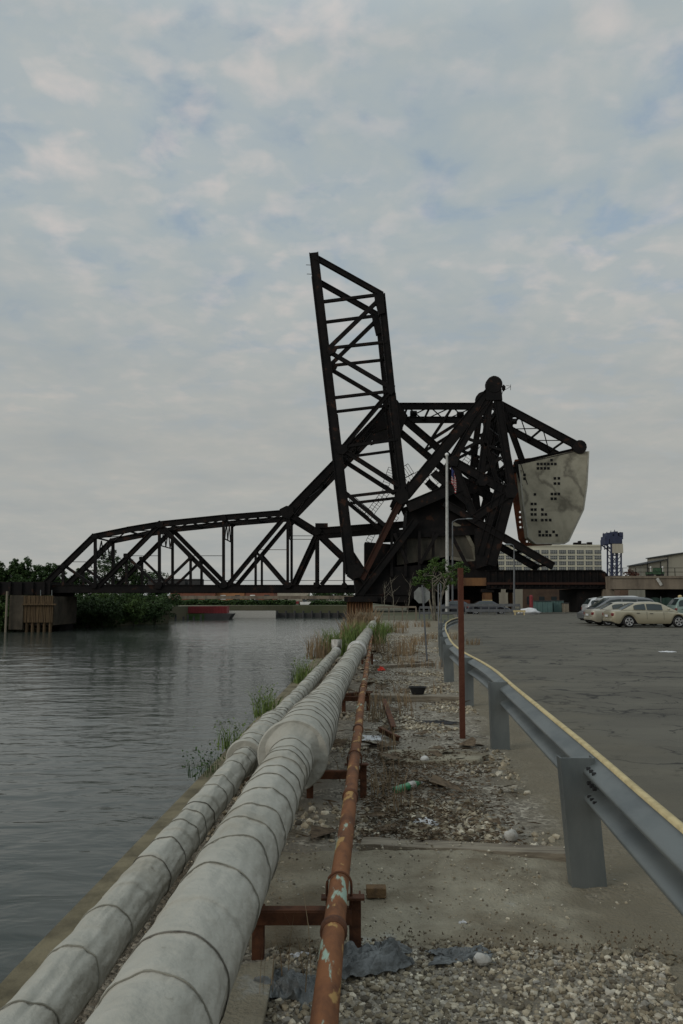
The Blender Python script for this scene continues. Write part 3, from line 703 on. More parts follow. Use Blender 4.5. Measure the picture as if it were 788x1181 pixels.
# timber planks
def plank(p, q, w, h, label, m='wood', z=0.0):
    c = MB(); p = Vector(p); q = Vector(q); n = 14; vs = []
    a = (q - p).normalized(); s = Vector((-a.y, a.x, 0))
    for i in range(n + 1):
        o = p.lerp(q, i / n); j = 0.006 * nz(i * 0.7, w * 30)
        for u, v in ((-w/2, 0), (w/2, 0), (w/2, h), (-w/2, h)):
            vs.append(o + s * (u + j) + Vector((0, 0, v - 0.015 + z + j)))
    fs = [(i*4+k, i*4+(k+1) % 4, (i+1)*4+(k+1) % 4, (i+1)*4+k) for i in range(n) for k in range(4)] + [(0, 1, 2, 3), (n*4+3, n*4+2, n*4+1, n*4)]
    c.add(vs, fs); return tag(c.build('timber_plank', M[m], bevel=0.004), label, 'plank', 'old timbers lying across the verge')
plank(onverge(417, 982), onverge(652, 992), 0.16, 0.075, 'long weathered timber in front of the green bottle, reaching towards the nearest guardrail post')
plank(onverge(424, 808), onverge(537, 809), 0.32, 0.10, 'broad pale timber carrying the black plastic tub')
plank(onverge(436, 772), onverge(498, 768), 0.25, 0.10, 'short grey timber lying beyond the orange red plastic scrap')
plank(onverge(428, 806), onverge(395, 809), 0.10, 0.12, 'short dark timber stub passing under the rusty pipe', 'rust')
plank(onverge(440, 925), onverge(537, 909), 0.05, 0.03, 'thin dark stick lying behind the green bottle')
# grey board bottom left
c = MB(); q = [gnd(318, 1122), gnd(262, 1130), gnd(225, 1215), gnd(300, 1215)]
c.prism([v + Vector((0, 0, 0.03)) for v in q], (0, 0, 0.03)); tag(c.build('flat_board', M['slab'], bevel=0.004), 'flat grey board between the thick pipe and the rusty pipe', 'board')
# black tub
b = onverge(482, 808, 0.09); t = thing('plastic_tub', b, 'black plastic tub sitting on the broad timber', 'tub')
c = MB(); vs = []
prof = [(0.0, 0.0), (0.10, 0.0), (0.135, 0.10), (0.15, 0.103), (0.15, 0.115), (0.135, 0.115), (0.125, 0.105), (0.09, 0.02), (0, 0.02)]
n = 20
for r_, z_ in prof:
    for k in range(n):
        a = 2 * math.pi * k / n; sx = math.copysign(abs(math.cos(a)) ** 0.5, math.cos(a)); sy = math.copysign(abs(math.sin(a)) ** 0.5, math.sin(a))
        vs.append(b + Vector((sx * r_, sy * r_ * 0.7, z_)))
c.add(vs, [(i*n+k, i*n+(k+1) % n, (i+1)*n+(k+1) % n, (i+1)*n+k) for i in range(len(prof)-1) for k in range(n)]); c.build('tub_shell', M['black'], t)
# orange-red scrap
def crumple(name, px, py, sx, sy, h, m, label, cat, seed, n=14, rot=0.0, zoff=0.0):
    p = onverge(px, py, zoff); c = MB(); vs = []
    for j in range(n + 1):
        for i in range(n + 1):
            u, v = i / n - .5, j / n - .5; e = 1 + 0.5 * noise.noise(Vector((u * 3, v * 3, seed))) + .25 * noise.noise(Vector((u * 9, v * 9, seed)))
            X, Y = u * sx * e, v * sy * (1 + 0.3 * noise.noise(Vector((u * 3, v * 3, seed + 4))))
            ca, sa = math.cos(rot), math.sin(rot)
            z = h * max(0, (0.35 + noise.noise(Vector((u * 4, v * 4, seed + 9))))) * max(0.0, 1 - (2 * max(abs(u), abs(v))) ** 2) + 0.35 * h * abs(noise.noise(Vector((u * 5, v * 7, seed + 2)))) + 0.012 * abs(noise.noise(Vector((u * 17, v * 17, seed)))) + 0.004
            vs.append((p.x + X * ca - Y * sa, p.y + X * sa + Y * ca, p.z + z))
    c.add(vs, [(j*(n+1)+i, j*(n+1)+i+1, (j+1)*(n+1)+i+1, (j+1)*(n+1)+i) for j in range(n) for i in range(n)], False)
    o = c.build(name, M[m]); s = o.modifiers.new('t', 'SOLIDIFY'); s.thickness = 0.003; return tag(o, label, cat)
crumple('plastic_scrap', 440, 774, 0.17, 0.2, 0.14, 'redlitter', 'bright orange red plastic scrap on the gravel', 'litter', 1.3)
crumple('plastic_sheet', 428, 1118, 0.34, 0.26, 0.13, 'sheet', 'crumpled grey plastic sheet right of the rusty pipe in front of the slab', 'plastic sheet', 2.6, 40, 0.3)
crumple('plastic_sheet', 340, 1150, 0.22, 0.34, 0.10, 'sheet', 'crumpled grey plastic sheet left of the rusty pipe beside the flat board', 'plastic sheet', 8.6, 40, 0.9)
crumple('grey_cloth', 533, 1112, 0.26, 0.14, 0.05, 'sheet', 'grey cloth rag half buried at the slab edge beside white stone', 'rag', 5.1, 34, 0.1)
crumple('paper_sheet', 430, 851, 0.26, 0.35, 0.03, 'litter', 'flat white paper sheet beside the rusty bracket', 'litter', 3.3, 12)
crumple('white_litter', 432, 763, 0.22, 0.3, 0.06, 'litter', 'white crumpled litter beyond the orange red scrap', 'litter', 6.3, 10)
crumple('white_litter', 492, 952, 0.16, 0.12, 0.05, 'litter', 'pale crumpled paper in front of the green bottle', 'litter', 7.3, 10)
crumple('white_litter', 345, 1108, 0.08, 0.03, 0.02, 'litter', 'small white wrapper under the rusty pipe cross bar', 'litter', 9.3, 8, 0.4)
crumple('white_litter', 534, 1086, 0.035, 0.012, 0.02, 'litter', 'tiny white scrap on the slab near its front edge', 'litter', 9.9, 6, 0.1, 0.06)
crumple('black_sheeting', 500, 835, 0.5, 0.3, 0.03, 'black', 'flattened black sheeting on gravel left of the rusty post', 'plastic sheet', 4.1, 12)
# rusty bracket pieces
b = onverge(450, 848); t = thing('rusty_bracket', b, 'bent rusty steel bracket lying beside white paper', 'bracket')
c = MB(); A = onverge(441, 820, .12); B = onverge(452, 846, .05); c.beam(A, B, 0.05, 0.014); c.beam(A + Vector((0.03, 0, 0.02)), B + Vector((0.03, 0, 0.02)), 0.012, 0.06); c.build('long_arm', M['rust'], t)
c = MB(); C1 = onverge(438, 848, .06); D1 = onverge(460, 855, .03); c.beam(C1, D1, 0.07, 0.014); c.beam(C1 + Vector((0, -.04, 0.03)), D1 + Vector((0, -.04, 0.03)), 0.014, 0.06); c.build('short_arm', M['rust'], t)
# green bottle
p = onverge(455, 918, 0.035); q = onverge(487, 911, 0.035); c = MB(); a = (q - p)
prof = [(0, 0.02), (0.03, 0.033), (0.3, 0.035), (0.38, 0.030), (0.48, 0.034), (0.72, 0.034), (0.9, 0.014), (0.93, 0.013)]
t = thing('green_bottle', p, 'green plastic drink bottle lying in dead leaves', 'bottle')
c.tube([p + a * s for s, _ in prof], [r for _, r in prof], 16); c.build('bottle_body', M['greenpet'], t)
c = MB(); c.tube([p + a * 0.93, p + a * 1.0], 0.015, 12); c.build('cap', M['litter'], t)
c = MB(); c.tube([p + a * 0.5, p + a * 0.7], 0.0355, 16, cap=False); c.build('paper_label', M['palewrap'], t)
# brick
b = onverge(434, 1048, 0.035); c = MB(); c.box(b.x - 0.055, b.x + 0.055, b.y - 0.03, b.y + 0.04, b.z - 0.01, b.z + 0.045); tag(c.build('brick', M['brownbrick'], bevel=0.006), 'single old brown brick lying on the slab', 'brick')
v, f = lumpy(onverge(556, 1121, 0.03), 0.036, 3, 2, 0.35, (1.1, .9, .8)); c = MB(); c.add(v, f); tag(c.build('white_stone', M['palewrap']), 'angular pale stone largest of the foreground gravel', 'stone')
v, f = lumpy(onverge(590, 970, 0.03), 0.05, 8, 2, 0.3, (1, 1, .8)); c = MB(); c.add(v, f, True); tag(c.build('round_stone', M['palewrap']), 'rounded tan stone behind the long timber', 'stone')
v, f = lumpy(onverge(490, 882, 0.03), 0.05, 5, 2, 0.3, (1, 1, .8)); c = MB(); c.add(v, f, True); tag(c.build('round_stone', M['palewrap']), 'small pale stone in front of the grey concrete patch', 'stone')

# weeds and tall grass
def tuft(mb, c, n, h, spread, rnd, w=0.006, lean=0.35):
    for _ in range(n):
        a = rnd.random() * 6.28; r = spread * rnd.random() ** .5; p = Vector((c[0] + math.cos(a) * r, c[1] + math.sin(a) * r, c[2])); H = h * rnd.uniform(.5, 1)
        dx, dy = rnd.gauss(0, lean) * H, rnd.gauss(0, lean) * H; b = rnd.random() * 6.28; s = Vector((math.cos(b), math.sin(b), 0)) * w
        m = p + Vector((dx * .3, dy * .3, H * .6)); t = p + Vector((dx, dy, H))
        mb.add([p - s, p + s, m + s * .7, m - s * .7, t], [(0, 1, 2, 3), (3, 2, 4)])
def weed(px, py, Y, n, h, spread, m, label, seed, w=0.006, z=0.0, name='weed_tuft', cat='weed'):
    rnd = random.Random(seed); p = at(px, py, Y); c = MB(); tuft(c, (p.x, p.y, z), n, h, spread, rnd, w)
    return tag(c.build(name, M[m], recalc=False), label, cat, 'weeds growing along the sea wall')
yw = lambda y: y
def wallweed(Y, n, h, sp, m, label, seed, w, dx=0.1, leafy=False):
    rnd = random.Random(seed); c = MB(); x = wall_x(Y) + dx; tuft(c, (x, Y, -0.02), n, h, sp, rnd, w, 0.28)
    if leafy:
        for _ in range(n * 3):
            p = Vector((x + rnd.gauss(0, sp * .7), Y + rnd.gauss(0, sp * .8), rnd.uniform(0.05, h))); s = 0.018
            c.add([p + Vector([rnd.uniform(-s, s) for _ in range(3)]) for _ in range(4)], [(0, 1, 2, 3)])
    tag(c.build('weed_tuft', M[m], recalc=False), label, 'weed', 'weeds growing along the sea wall')
wallweed(7.9, 40, 0.25, 0.16, 'leaf', 'dark leafy weed beside the collar of the thin pipe', 1, 0.004, 0.05, True)
wallweed(9.3, 45, 0.32, 0.2, 'grass', 'green weed tuft just beyond the collar of the thin pipe', 2, 0.007, 0.1, True)
wallweed(11.8, 70, 0.45, 0.2, 'grass', 'upright bright green weed halfway along the sea wall', 3, 0.008, 0.12, True)
wallweed(16.2, 90, 0.55, 0.25, 'grass', 'bright green weed clump below the capped end of the thin pipe', 4, 0.01, 0.25, True)
wallweed(24, 260, 0.95, 0.4, 'grass', 'large tall green grass clump beside the capped pipe end', 5, 0.013, 0.5)
wallweed(23, 110, 0.9, 0.35, 'straw', 'dry tan grass clump left of the capped pipe end', 6, 0.01, 0.1)
wallweed(33, 180, 1.0, 0.5, 'straw', 'tall dry tan grass in front of the rusty bridge pier', 7, 0.02, 0.8)
wallweed(40, 260, 1.4, 0.8, 'straw', 'farthest dry grass stand at the foot of the bridge pier', 8, 0.025, 1.2)
wallweed(30, 300, 1.0, 0.8, 'grass', 'green grass between the wrapped pipe end and the river', 9, 0.016, 1.4)
for k, (px, Y, n, h, m, lab) in enumerate(((436, 26, 200, 0.7, 'straw', 'dry reddish grass on the right of the wrapped pipe'), (447, 38, 200, 0.7, 'grass', 'green grass patch behind the rusty pipe end'),
        (455, 46, 200, 0.6, 'straw', 'dry grass patch below the far railing'), (430, 8.2, 40, 0.45, 'straw', 'thin dry stalks beside the rusty bracket'), (432, 11.5, 40, 0.6, 'straw', 'thin dry stalks between rusty pipe and orange red scrap'),
        (470, 13.5, 60, 0.3, 'straw', 'low dry weeds behind the black tub'), (440, 6.6, 40, 0.35, 'straw', 'thin dry stalks behind the green bottle'), (330, 3.6, 14, 0.4, 'straw', 'thin dry stems between thick pipe and rusty pipe'), (475, 20, 120, 0.35, 'straw', 'low straw tuft near the foot of the sign post'),(500, 30, 200, 0.35, 'straw', 'tan grass patch beyond the sign post'))):
    rnd = random.Random(50 + k); c = MB(); x = (px - CX) / 912 * Y
    for q in range(5): tuft(c, (x + rnd.gauss(0, .02 * Y), Y + rnd.gauss(0, .05 * Y), 0), n // 5, h, 0.012 * Y, rnd, 0.0016 + 0.0004 * Y, 0.22)
    tag(c.build('weed_tuft', M[m], recalc=False), lab, 'weed', 'weeds growing on the verge')

# sign seen from behind, hoop post, flag pole
b = gnd(493, 763); t = thing('road_sign', b, 'grey back of an octagonal road sign on a thin leaning post', 'sign')
top = at(487, 675, b.y); c = MB(); c.beam(b + Vector((0, 0, -.1)), top, 0.045, 0.03); c.build('post', M['polegrey'], t)
cc = at(487, 686.5, b.y) + Vector((0, 0.04, 0)); c = MB(); c.prism([cc + Vector((math.cos(a) * 0.235, 0, math.sin(a) * 0.235)) for a in [math.pi / 8 + i * math.pi / 4 for i in range(8)]], (0, 0.006, 0))
M['signback'] = mat('sign_back', (0.22, 0.23, 0.22), (0.16, 0.165, 0.16), 6, 0.5, 0.05, metal=0.3); c.build('sign_plate', M['signback'], t)
b = gnd(508, 748); t = thing('hoop_post', b, 'thin grey metal hoop post beside the guardrail end', 'post'); c = MB()
t1 = at(505.5, 674, b.y); t2 = at(508.5, 674, b.y); c.tube([b + Vector((-.05, 0, -.1)), t1, (t1 + t2) / 2 + Vector((0, 0, .05)), t2, b + Vector((.03, 0, -.1))], 0.022, 8); c.build('hoop', M['polegrey'], t)
FY = 87.0; b = at(516, 708, FY); b.z = 0; t = thing('flagpole', b, 'tall white flagpole beside the small tree', 'flagpole'); c = MB(); top = at(515.5, 526, FY)
c.tube([b, top], [0.21, 0.13], 16); c.build('pole', mat('chalky_pole_paint', (.42, .42, .40), (.30, .30, .28), 3, .6, .1), t)
c = MB(); v, f = lumpy(top + Vector((0, 0, 0.15)), 0.22, 1, 2, 0.0); c.add(v, f, True); c.build('finial', M['white'], t)
def mat_flag():
    m = mat('striped_flag_cloth', (0.5, 0.5, 0.5), None, 1, 0.8, 0); t = m.node_tree; N = t.nodes; K = t.links.new; p = N['Principled BSDF']
    uv = N.new('ShaderNodeUVMap'); s = N.new('ShaderNodeSeparateXYZ'); K(uv.outputs[0], s.inputs[0])
    a = N.new('ShaderNodeMath'); a.operation = 'MULTIPLY'; a.inputs[1].default_value = 6.5; K(s.outputs[1], a.inputs[0])
    f = N.new('ShaderNodeMath'); f.operation = 'FRACT'; K(a.outputs[0], f.inputs[0]); g = N.new('ShaderNodeMath'); g.operation = 'GREATER_THAN'; g.inputs[1].default_value = .5; K(f.outputs[0], g.inputs[0])
    x = N.new('ShaderNodeMix'); x.data_type = 'RGBA'; K(g.outputs[0], x.inputs[0]); x.inputs[6].default_value = (.3, .03, .04, 1); x.inputs[7].default_value = (.5, .48, .46, 1)
    h = N.new('ShaderNodeMath'); h.operation = 'GREATER_THAN'; h.inputs[1].default_value = .46; K(s.outputs[1], h.inputs[0])
    h2 = N.new('ShaderNodeMath'); h2.operation = 'LESS_THAN'; h2.inputs[1].default_value = .4; K(s.outputs[0], h2.inputs[0])
    h3 = N.new('ShaderNodeMath'); h3.operation = 'MULTIPLY'; K(h.outputs[0], h3.inputs[0]); K(h2.outputs[0], h3.inputs[1])
    y = N.new('ShaderNodeMix'); y.data_type = 'RGBA'; K(h3.outputs[0], y.inputs[0]); K(x.outputs[2], y.inputs[6]); y.inputs[7].default_value = (.03, .04, .13, 1)
    K(y.outputs[2], p.inputs['Base Color']); return m
# hanging flag: hoist along the pole, fly end drooping in folds
nu, nv = 40, 16; me = bpy.data.meshes.new('flag'); vs = []; uvs = []
h0 = at(517, 538, FY); hh = 1.9
for j in range(nv + 1):
    for i in range(nu + 1):
        u, v = i / nu, j / nv
        x = 0.30 + 0.50 * (1 - math.exp(-3.0 * u)) + 0.06 * math.sin(u * 19 + v * 2)
        z = -hh * (1 - v) - 1.5 * u ** 0.9 * (0.75 + .25 * v); yv = 0.16 * math.sin(u * 23 + v) * (.3 + u)
        vs.append((h0.x - t.location.x + x, yv, h0.z + z)); uvs.append((u, v))
fs = [(j*(nu+1)+i, j*(nu+1)+i+1, (j+1)*(nu+1)+i+1, (j+1)*(nu+1)+i) for j in range(nv) for i in range(nu)]
me.from_pydata(vs, [], fs); ul = me.uv_layers.new(name='UVMap')
for lp_ in me.loops: ul.data[lp_.index].uv = uvs[lp_.vertex_index]
me.materials.append(mat_flag()); me.polygons.foreach_set('use_smooth', [True] * len(fs))
fo = bpy.data.objects.new('flag', me); col.objects.link(fo); fo.location = t.location
tag(fo, 'red white and blue striped flag hanging limp on the flagpole', 'flag')

# ------------------------------------------------------------------ trees
def crown_mb(mb, blobs, n, leaf, rnd):
    tot = sum(b[3] ** 2 for b in blobs)
    for (x, y, z, r, sq) in blobs:
        k = int(n * r * r / tot)
        sub = [(Vector((rnd.gauss(0, 1), rnd.gauss(0, 1), rnd.gauss(0, 1))).normalized() * r * rnd.uniform(.45, 1.0), r * rnd.uniform(.14, .34)) for _ in range(18)]
        for _ in range(k):
            o, sr = rnd.choice(sub); d = Vector((rnd.gauss(0, 1), rnd.gauss(0, 1), rnd.gauss(0, 1))); d = d / max(d.length, .01) * sr * rnd.random() ** .4 * 1.15
            p = Vector((x, y, z)) + Vector(((o + d).x, (o + d).y, (o + d).z * sq)); s = leaf * rnd.uniform(.5, 1.2)
            a = Vector((rnd.gauss(0, 1), rnd.gauss(0, 1), rnd.gauss(0, .6))).normalized() * s; b = Vector((rnd.gauss(0, 1), rnd.gauss(0, 1), rnd.gauss(0, .6))).normalized() * s * .6
            mb.add([p - a, p + b, p + a, p - b], [(0, 1, 2, 3)])
def tree(name, base, h, w, label, seed, m='leaf', n=3500, leaf=0.25, group=None, trunk=True, blobs=None, stems=1, sq=0.8, low=0.25):
    rnd = random.Random(seed); root = thing(name, base, label, 'tree' if trunk else 'bush', group); base = Vector(base)
    if blobs is None:
        blobs = []
        for k in range(9):
            f = k / 8; a = rnd.random() * 6.28; rr = w * .5 * (0.5 if f > .8 else .8) * rnd.random() ** .5
            zz = base.z + h * (low + (0.84 - low) * f); blobs.append((base.x + math.cos(a) * rr, base.y + math.sin(a) * rr, zz, w * rnd.uniform(.27, .38) * (1.1 - .4 * f), sq))
    mb = MB(); crown_mb(mb, blobs, n, leaf, rnd); mb.build('crown', M[m], root, recalc=False)
    tb = MB()
    for s in range(stems):
        a = 6.28 * s / stems + .4; lean = Vector((math.cos(a), math.sin(a), 0)) * (w * .25 if stems > 1 else 0.1)
        p0 = base + lean * .15 - Vector((0, 0, .2)); p1 = base + lean * .6 + Vector((0, 0, h * .4)); p2 = base + lean + Vector((rnd.uniform(-.1, .1) * w, 0, h * .7))
        tb.tube([p0, p1, p2], [h * .02, h * .014, h * .006], 7)
        for k in range(5):
            q = rnd.choice(blobs); st = p1.lerp(p2, rnd.random()); tb.tube([st, st.lerp(Vector(q[:3]), .5) + Vector((0, 0, .1 * w)), Vector(q[:3])], [h * .008, h * .006, h * .003], 5)
    tb.build('trunk', M['bark'] if stems > 1 else M['barkdark'], root); return root
M['barkdark'] = mat('dark_bark', (0.06, 0.05, 0.04), (0.03, 0.025, 0.02), 3, 0.9, 0.2)
# small multi-stemmed tree in front of the bridge machinery
TY = 62; b = at(503, 712, TY); b.z = 0
bl = [(at(x, y, TY).x, TY + dy, at(x, y, TY).z, r, .6) for x, y, dy, r in ((488, 664, 0, .85), (505, 658, .6, 1.0), (525, 656, 0, .9), (498, 672, .4, .8), (518, 667, -.3, .85), (535, 658, .3, .6), (508, 648, 0, .7), (482, 672, 0, .5), (512, 676, .2, .6))]
tree('small_tree', b, 4.6, 3.6, 'small multi stemmed green tree around the foot of the flagpole', 3, 'leaf2', 5200, 0.10, None, True, bl, 5)
for k, (px, h) in enumerate(((440, 2.6), (455, 3.2), (468, 2.9))):
    rnd = random.Random(k); b = at(px, 704, 58); b.z = 0; r_ = thing('bare_sapling', b, ('thin bare sapling nearest the rusty bridge pier', 'middle thin bare sapling before the dark machinery', 'thin bare sapling just left of the octagonal sign')[k], 'sapling', 'bare saplings before the bridge')
    c = MB(); top = b + Vector((rnd.uniform(-.4, .4), 0, h)); c.tube([b - Vector((0, 0, .1)), b.lerp(top, .5) + Vector((.08, 0, 0)), top], [.035, .025, .01], 6)
    for q in range(9):
        s = b.lerp(top, rnd.uniform(.3, .95)); e = s + Vector((rnd.uniform(-.7, .7), rnd.uniform(-.4, .4), rnd.uniform(.4, .9))); c.tube([s, s.lerp(e, .5) + Vector((0, 0, -.06)), e], [.014, .01, .004], 4)
    c.build('branches', M['bark'], r_)
# left bank trees
spec = [(5, 150, 8.4, 5.2, 'bushy dark green tree at the far left edge of the photo'), (28, 146, 7.9, 5, 'dark green tree between the left edge and the truss end'), (48, 150, 7.4, 4.6, 'green tree just left of the sloping end of the lowered truss'),
        (66, 160, 6.2, 5, 'low tree under the sloping end post of the lowered truss'), (92, 165, 6.8, 5, 'low tree seen through the first truss panel'), (128, 165, 10.6, 6.8, 'tallest tree seen through the second truss panel'),
        (152, 168, 9.6, 5.0, 'rounded tree just right of the tallest tree behind the truss'), (172, 172, 7, 5, 'low tree seen through the third truss panel')]
for k, (px, Y, h, w, lab) in enumerate(spec):
    p = at(px, 690, Y); p.z = -0.06; tree('bank_tree', p, h * 1.12, w * 1.5, lab, 20 + k, 'leaf', 15000 if k < 4 else 8000, 0.26, 'trees on the left bank', low=0.2, sq=.9)
for k, (px, Y, h, w, lab) in enumerate(((78, 127, 4.6, 8, 'dense bush on the bank right beside the dark pier opening'), (105, 129, 5.0, 8, 'dense bush under the second truss panel'), (132, 134, 5.2, 8, 'dense light green bush under the middle of the lowered span'),
        (158, 141, 5.4, 8, 'dense bush left of the rightmost waterside bush'), (182, 148, 5.6, 7, 'rightmost dense bush overhanging the river'), (3, 112, 4.2, 4, 'bright green bush in the left edge beside the timber pier'), (-8, 113, 4.0, 7, 'dense bush cut by the left edge of the photo'), (88, 133, 5.0, 8, 'dense bush behind the first waterside bush'), (118, 140, 5.0, 9, 'broad bush between the first and the light green waterside bush'), (172, 152, 5.4, 8, 'bush just left of the rightmost waterside bush'))):
    rnd = random.Random(60 + k); p = at(px, 690, Y); p.z = WZ + 0.1; p.y -= 1.5; bl = [(p.x + rnd.uniform(-.5, .5) * w, p.y + rnd.uniform(0, 4), p.z + h * rnd.uniform(.15, .8), w * rnd.uniform(.17, .27), .9) for _ in range(20)]
    tree('waterside_bush', p, h, w, lab, 80 + k, 'leaf' if k not in (2, 5) else 'leaf2', 14000, 0.19, 'bushes along the left bank', False, bl)

# ------------------------------------------------------------------ bridges
def trussmaker(root, Yn, Yf, steelname='steel'):
    def member(name, p, q, w, Y=None, m=None, d=None, parent=None):
        Y0 = Y or Yn; sc = Y0 / 912.0
        c = MB(); a, b = at(p[0], p[1], Y0), at(q[0], q[1], Y0); dd = d or 0.55
        c.beam(a, b, w * sc, dd); return c.build(name, m or M[steelname], parent or root)
    return member
def shift(o, dy):     # copy a part a step along Y (the far truss mirrors the near one)
    c = o.copy(); col.objects.link(c); c.location = o.location + Vector((0, dy, 0)); return c
JIT = [0]
def jit():
    JIT[0] = (JIT[0] + 7) % 41; return JIT[0] * 0.004
def truss_pair(root, Yn, Yf, members, plates):
    for side, Y in ((0, Yn), (1, Yf)):
        tr = bpy.data.objects.new('truss', None); col.objects.link(tr); tr.parent = root; tr.location = (0, Y - Yn, 0)
        for name, p, q, w, m in members:
            c = MB(); a, b = at(p[0], p[1], Yn), at(q[0], q[1], Yn); sc = Yn / 912.0
            W = w * sc
            if W > 0.55:       # built-up member: two flanges with lacing between
                dirv = (b - a).normalized(); s = dirv.cross(Vector((0, 1, 0))).normalized()
                j = jit(); c.beam(a, b, W, 0.34 + j)
                c.beam(a + s * (W/2 - .05), b + s * (W/2 - .05), .1, .62 + j); c.beam(a - s * (W/2 - .05), b - s * (W/2 - .05), .1, .62 + j)
            else: c.beam(a, b, W, 0.40 + jit())
            for v in c.v: v.y += Y - Yn
            c.build(name, m or M['steel'], tr)
        for pts in plates:
            j = .40 + jit() / 2; c = MB(); c.prism([at(x, y, Yn) + Vector((0, -j + Y - Yn, 0)) for x, y in pts], (0, 2 * j, 0)); c.build('gusset_plate', M['steel'], tr)
def gus(x, y, r, k=6):
    r *= .82 if k < 10 else 1; o = (x * 7 + y * 3) % 6.28
    return [(x + r * (1 if k > 9 else .75 + .35 * ((i * 37 + int(x)) % 5) / 4) * math.cos(6.283 * i / k + o), y + r * (1 if k > 9 else .75 + .35 * ((i * 37 + int(x)) % 5) / 4) * math.sin(6.283 * i / k + o)) for i in range(k)]
def cross_members(root, Yn, Yf, nodes, name, w=0.3, lace=True):
    pts = [at(x, y, Yn) for x, y in nodes]
    for p in pts:
        c = MB(); c.beam(p, p + Vector((0, Yf - Yn, 0)), w, w, (0, 0, 1)); c.build(name, M['steel'], root)
    if lace:
        for a, b in zip(pts, pts[1:]):
            c = MB(); f = Vector((0, Yf - Yn, 0)); c.beam(a, b + f, .14, .14, (0, 0, 1)); c.beam(a + f, b, .14, .14, (0, 0, 1)); c.build('lateral_brace', M['steel'], root)

# lowered bridge (behind)
YN, YF = 115.0, 124.0
lb = thing('lowered_bascule_bridge', at(230, 690, YN), 'long black steel railway truss bridge lowered across the river with raised concrete counterweight', 'bridge')
D = 'diagonal'; V = 'vertical'
mem = [('bottom_chord', (44, 679), (412, 679), 9, None), ('end_post', (52, 674), (109, 618.5), 6.5, None),
 ('top_chord', (108, 619), (148, 611), 6.5, None), ('top_chord', (147, 611), (186, 604.5), 6.5, None), ('top_chord', (185, 604.5), (258, 597), 6.5, None), ('top_chord', (257, 597), (332, 591), 6.5, None),
 (V, (110, 618), (110, 676), 3, None), (V, (184, 605), (184, 676), 3, None), (V, (258, 597), (258, 676), 3, None), (V, (332, 592), (332, 676), 3, None),
 (V, (73, 653), (73, 676), 2.6, None), (V, (146, 641), (146, 676), 2.6, None), (V, (220, 643), (220, 676), 2.6, None), (V, (295, 637), (295, 676), 2.6, None), (V, (365, 613), (365, 676), 2.8, None), (V, (397, 640), (397, 676), 2.6, None),
 (D, (114, 676), (184, 605), 5, None), (D, (184, 605), (254, 676), 5, None), (D, (262, 676), (332, 592), 5, None),
 (D, (74, 652), (106, 674), 2.8, None), (D, (146, 641), (180, 674), 2.8, None), (D, (220, 643), (188, 674), 2.8, None), (D, (296, 637), (328, 674), 2.8, None),
 (D, (332, 592), (366, 613), 6, None), (D, (366, 613), (410, 655), 6, None), (D, (366, 613), (338, 674), 4.5, None), (D, (398, 638), (370, 674), 3, None),
 ('link', (332, 591), (452, 467), 9, None), ('strut', (360, 613), (466, 605), 7.5, None),
 ('balance_beam', (448, 468.5), (578, 468.5), 7.5, None), ('balance_beam', (572, 464), (668, 515), 8.5, None),
 ('balance_diagonal', (455, 474), (548, 553), 8, None), ('balance_diagonal', (548, 553), (600, 540), 7, None), ('balance_diagonal', (580, 470), (603, 533), 6, None), ('balance_post', (573, 466), (588, 545), 9, None),
 ('balance_diagonal', (590, 477), (560, 560), 6, None), ('balance_diagonal', (520, 472), (496, 508), 2.5, None), ('balance_diagonal', (496, 508), (528, 488), 3.5, None),
 ('tower_post', (560, 560), (572, 670), 9, None), ('tower_post', (548, 553), (500, 670), 9, None), ('tower_strut', (500, 640), (572, 640), 8, None),
 ('balance_beam', (598, 534), (672, 517), 4.5, None), ('weight_hanger', (596, 532), (605, 560), 7, None)]
plates = [gus(332, 591, 11), gus(366, 613, 7), gus(452, 469, 12), gus(110, 619, 5), gus(184, 605, 6), gus(258, 598, 5), gus(668, 516, 8, 14), gus(576, 468, 8), gus(220, 643, 4), gus(146, 641, 4), gus(295, 637, 4),
          gus(184, 675, 6), gus(258, 675, 6), gus(332, 675, 6), gus(110, 675, 5), gus(365, 675, 5), gus(397, 675, 5), gus(74, 653, 4), gus(548, 553, 9),
          [(440, 478), (458, 462), (470, 480), (462, 500), (448, 494), (430, 500)]]
truss_pair(lb, YN, YF, mem, plates)
cross_members(lb, YN, YF, [(110, 620), (147, 612), (184, 606), (221, 602), (258, 598), (295, 595), (332, 592), (372, 551), (412, 509), (452, 470)], 'top_strut', .22)
cross_members(lb, YN, YF, [(470, 469), (496, 469), (522, 469), (548, 469), (576, 469), (600, 480), (626, 494), (652, 508)], 'top_strut', .25)
cross_members(lb, YN, YF, [(x, 680) for x in range(55, 412, 18)], 'floor_beam', .5, False)
# deck stringers and sleepers
c = MB(); a, b = at(46, 676.5, YN), at(410, 676.5, YN); c.box(a.x, b.x, YN + .5, YF - .5, a.z - .25, a.z + .15); c.build('deck', M['steel'], lb)
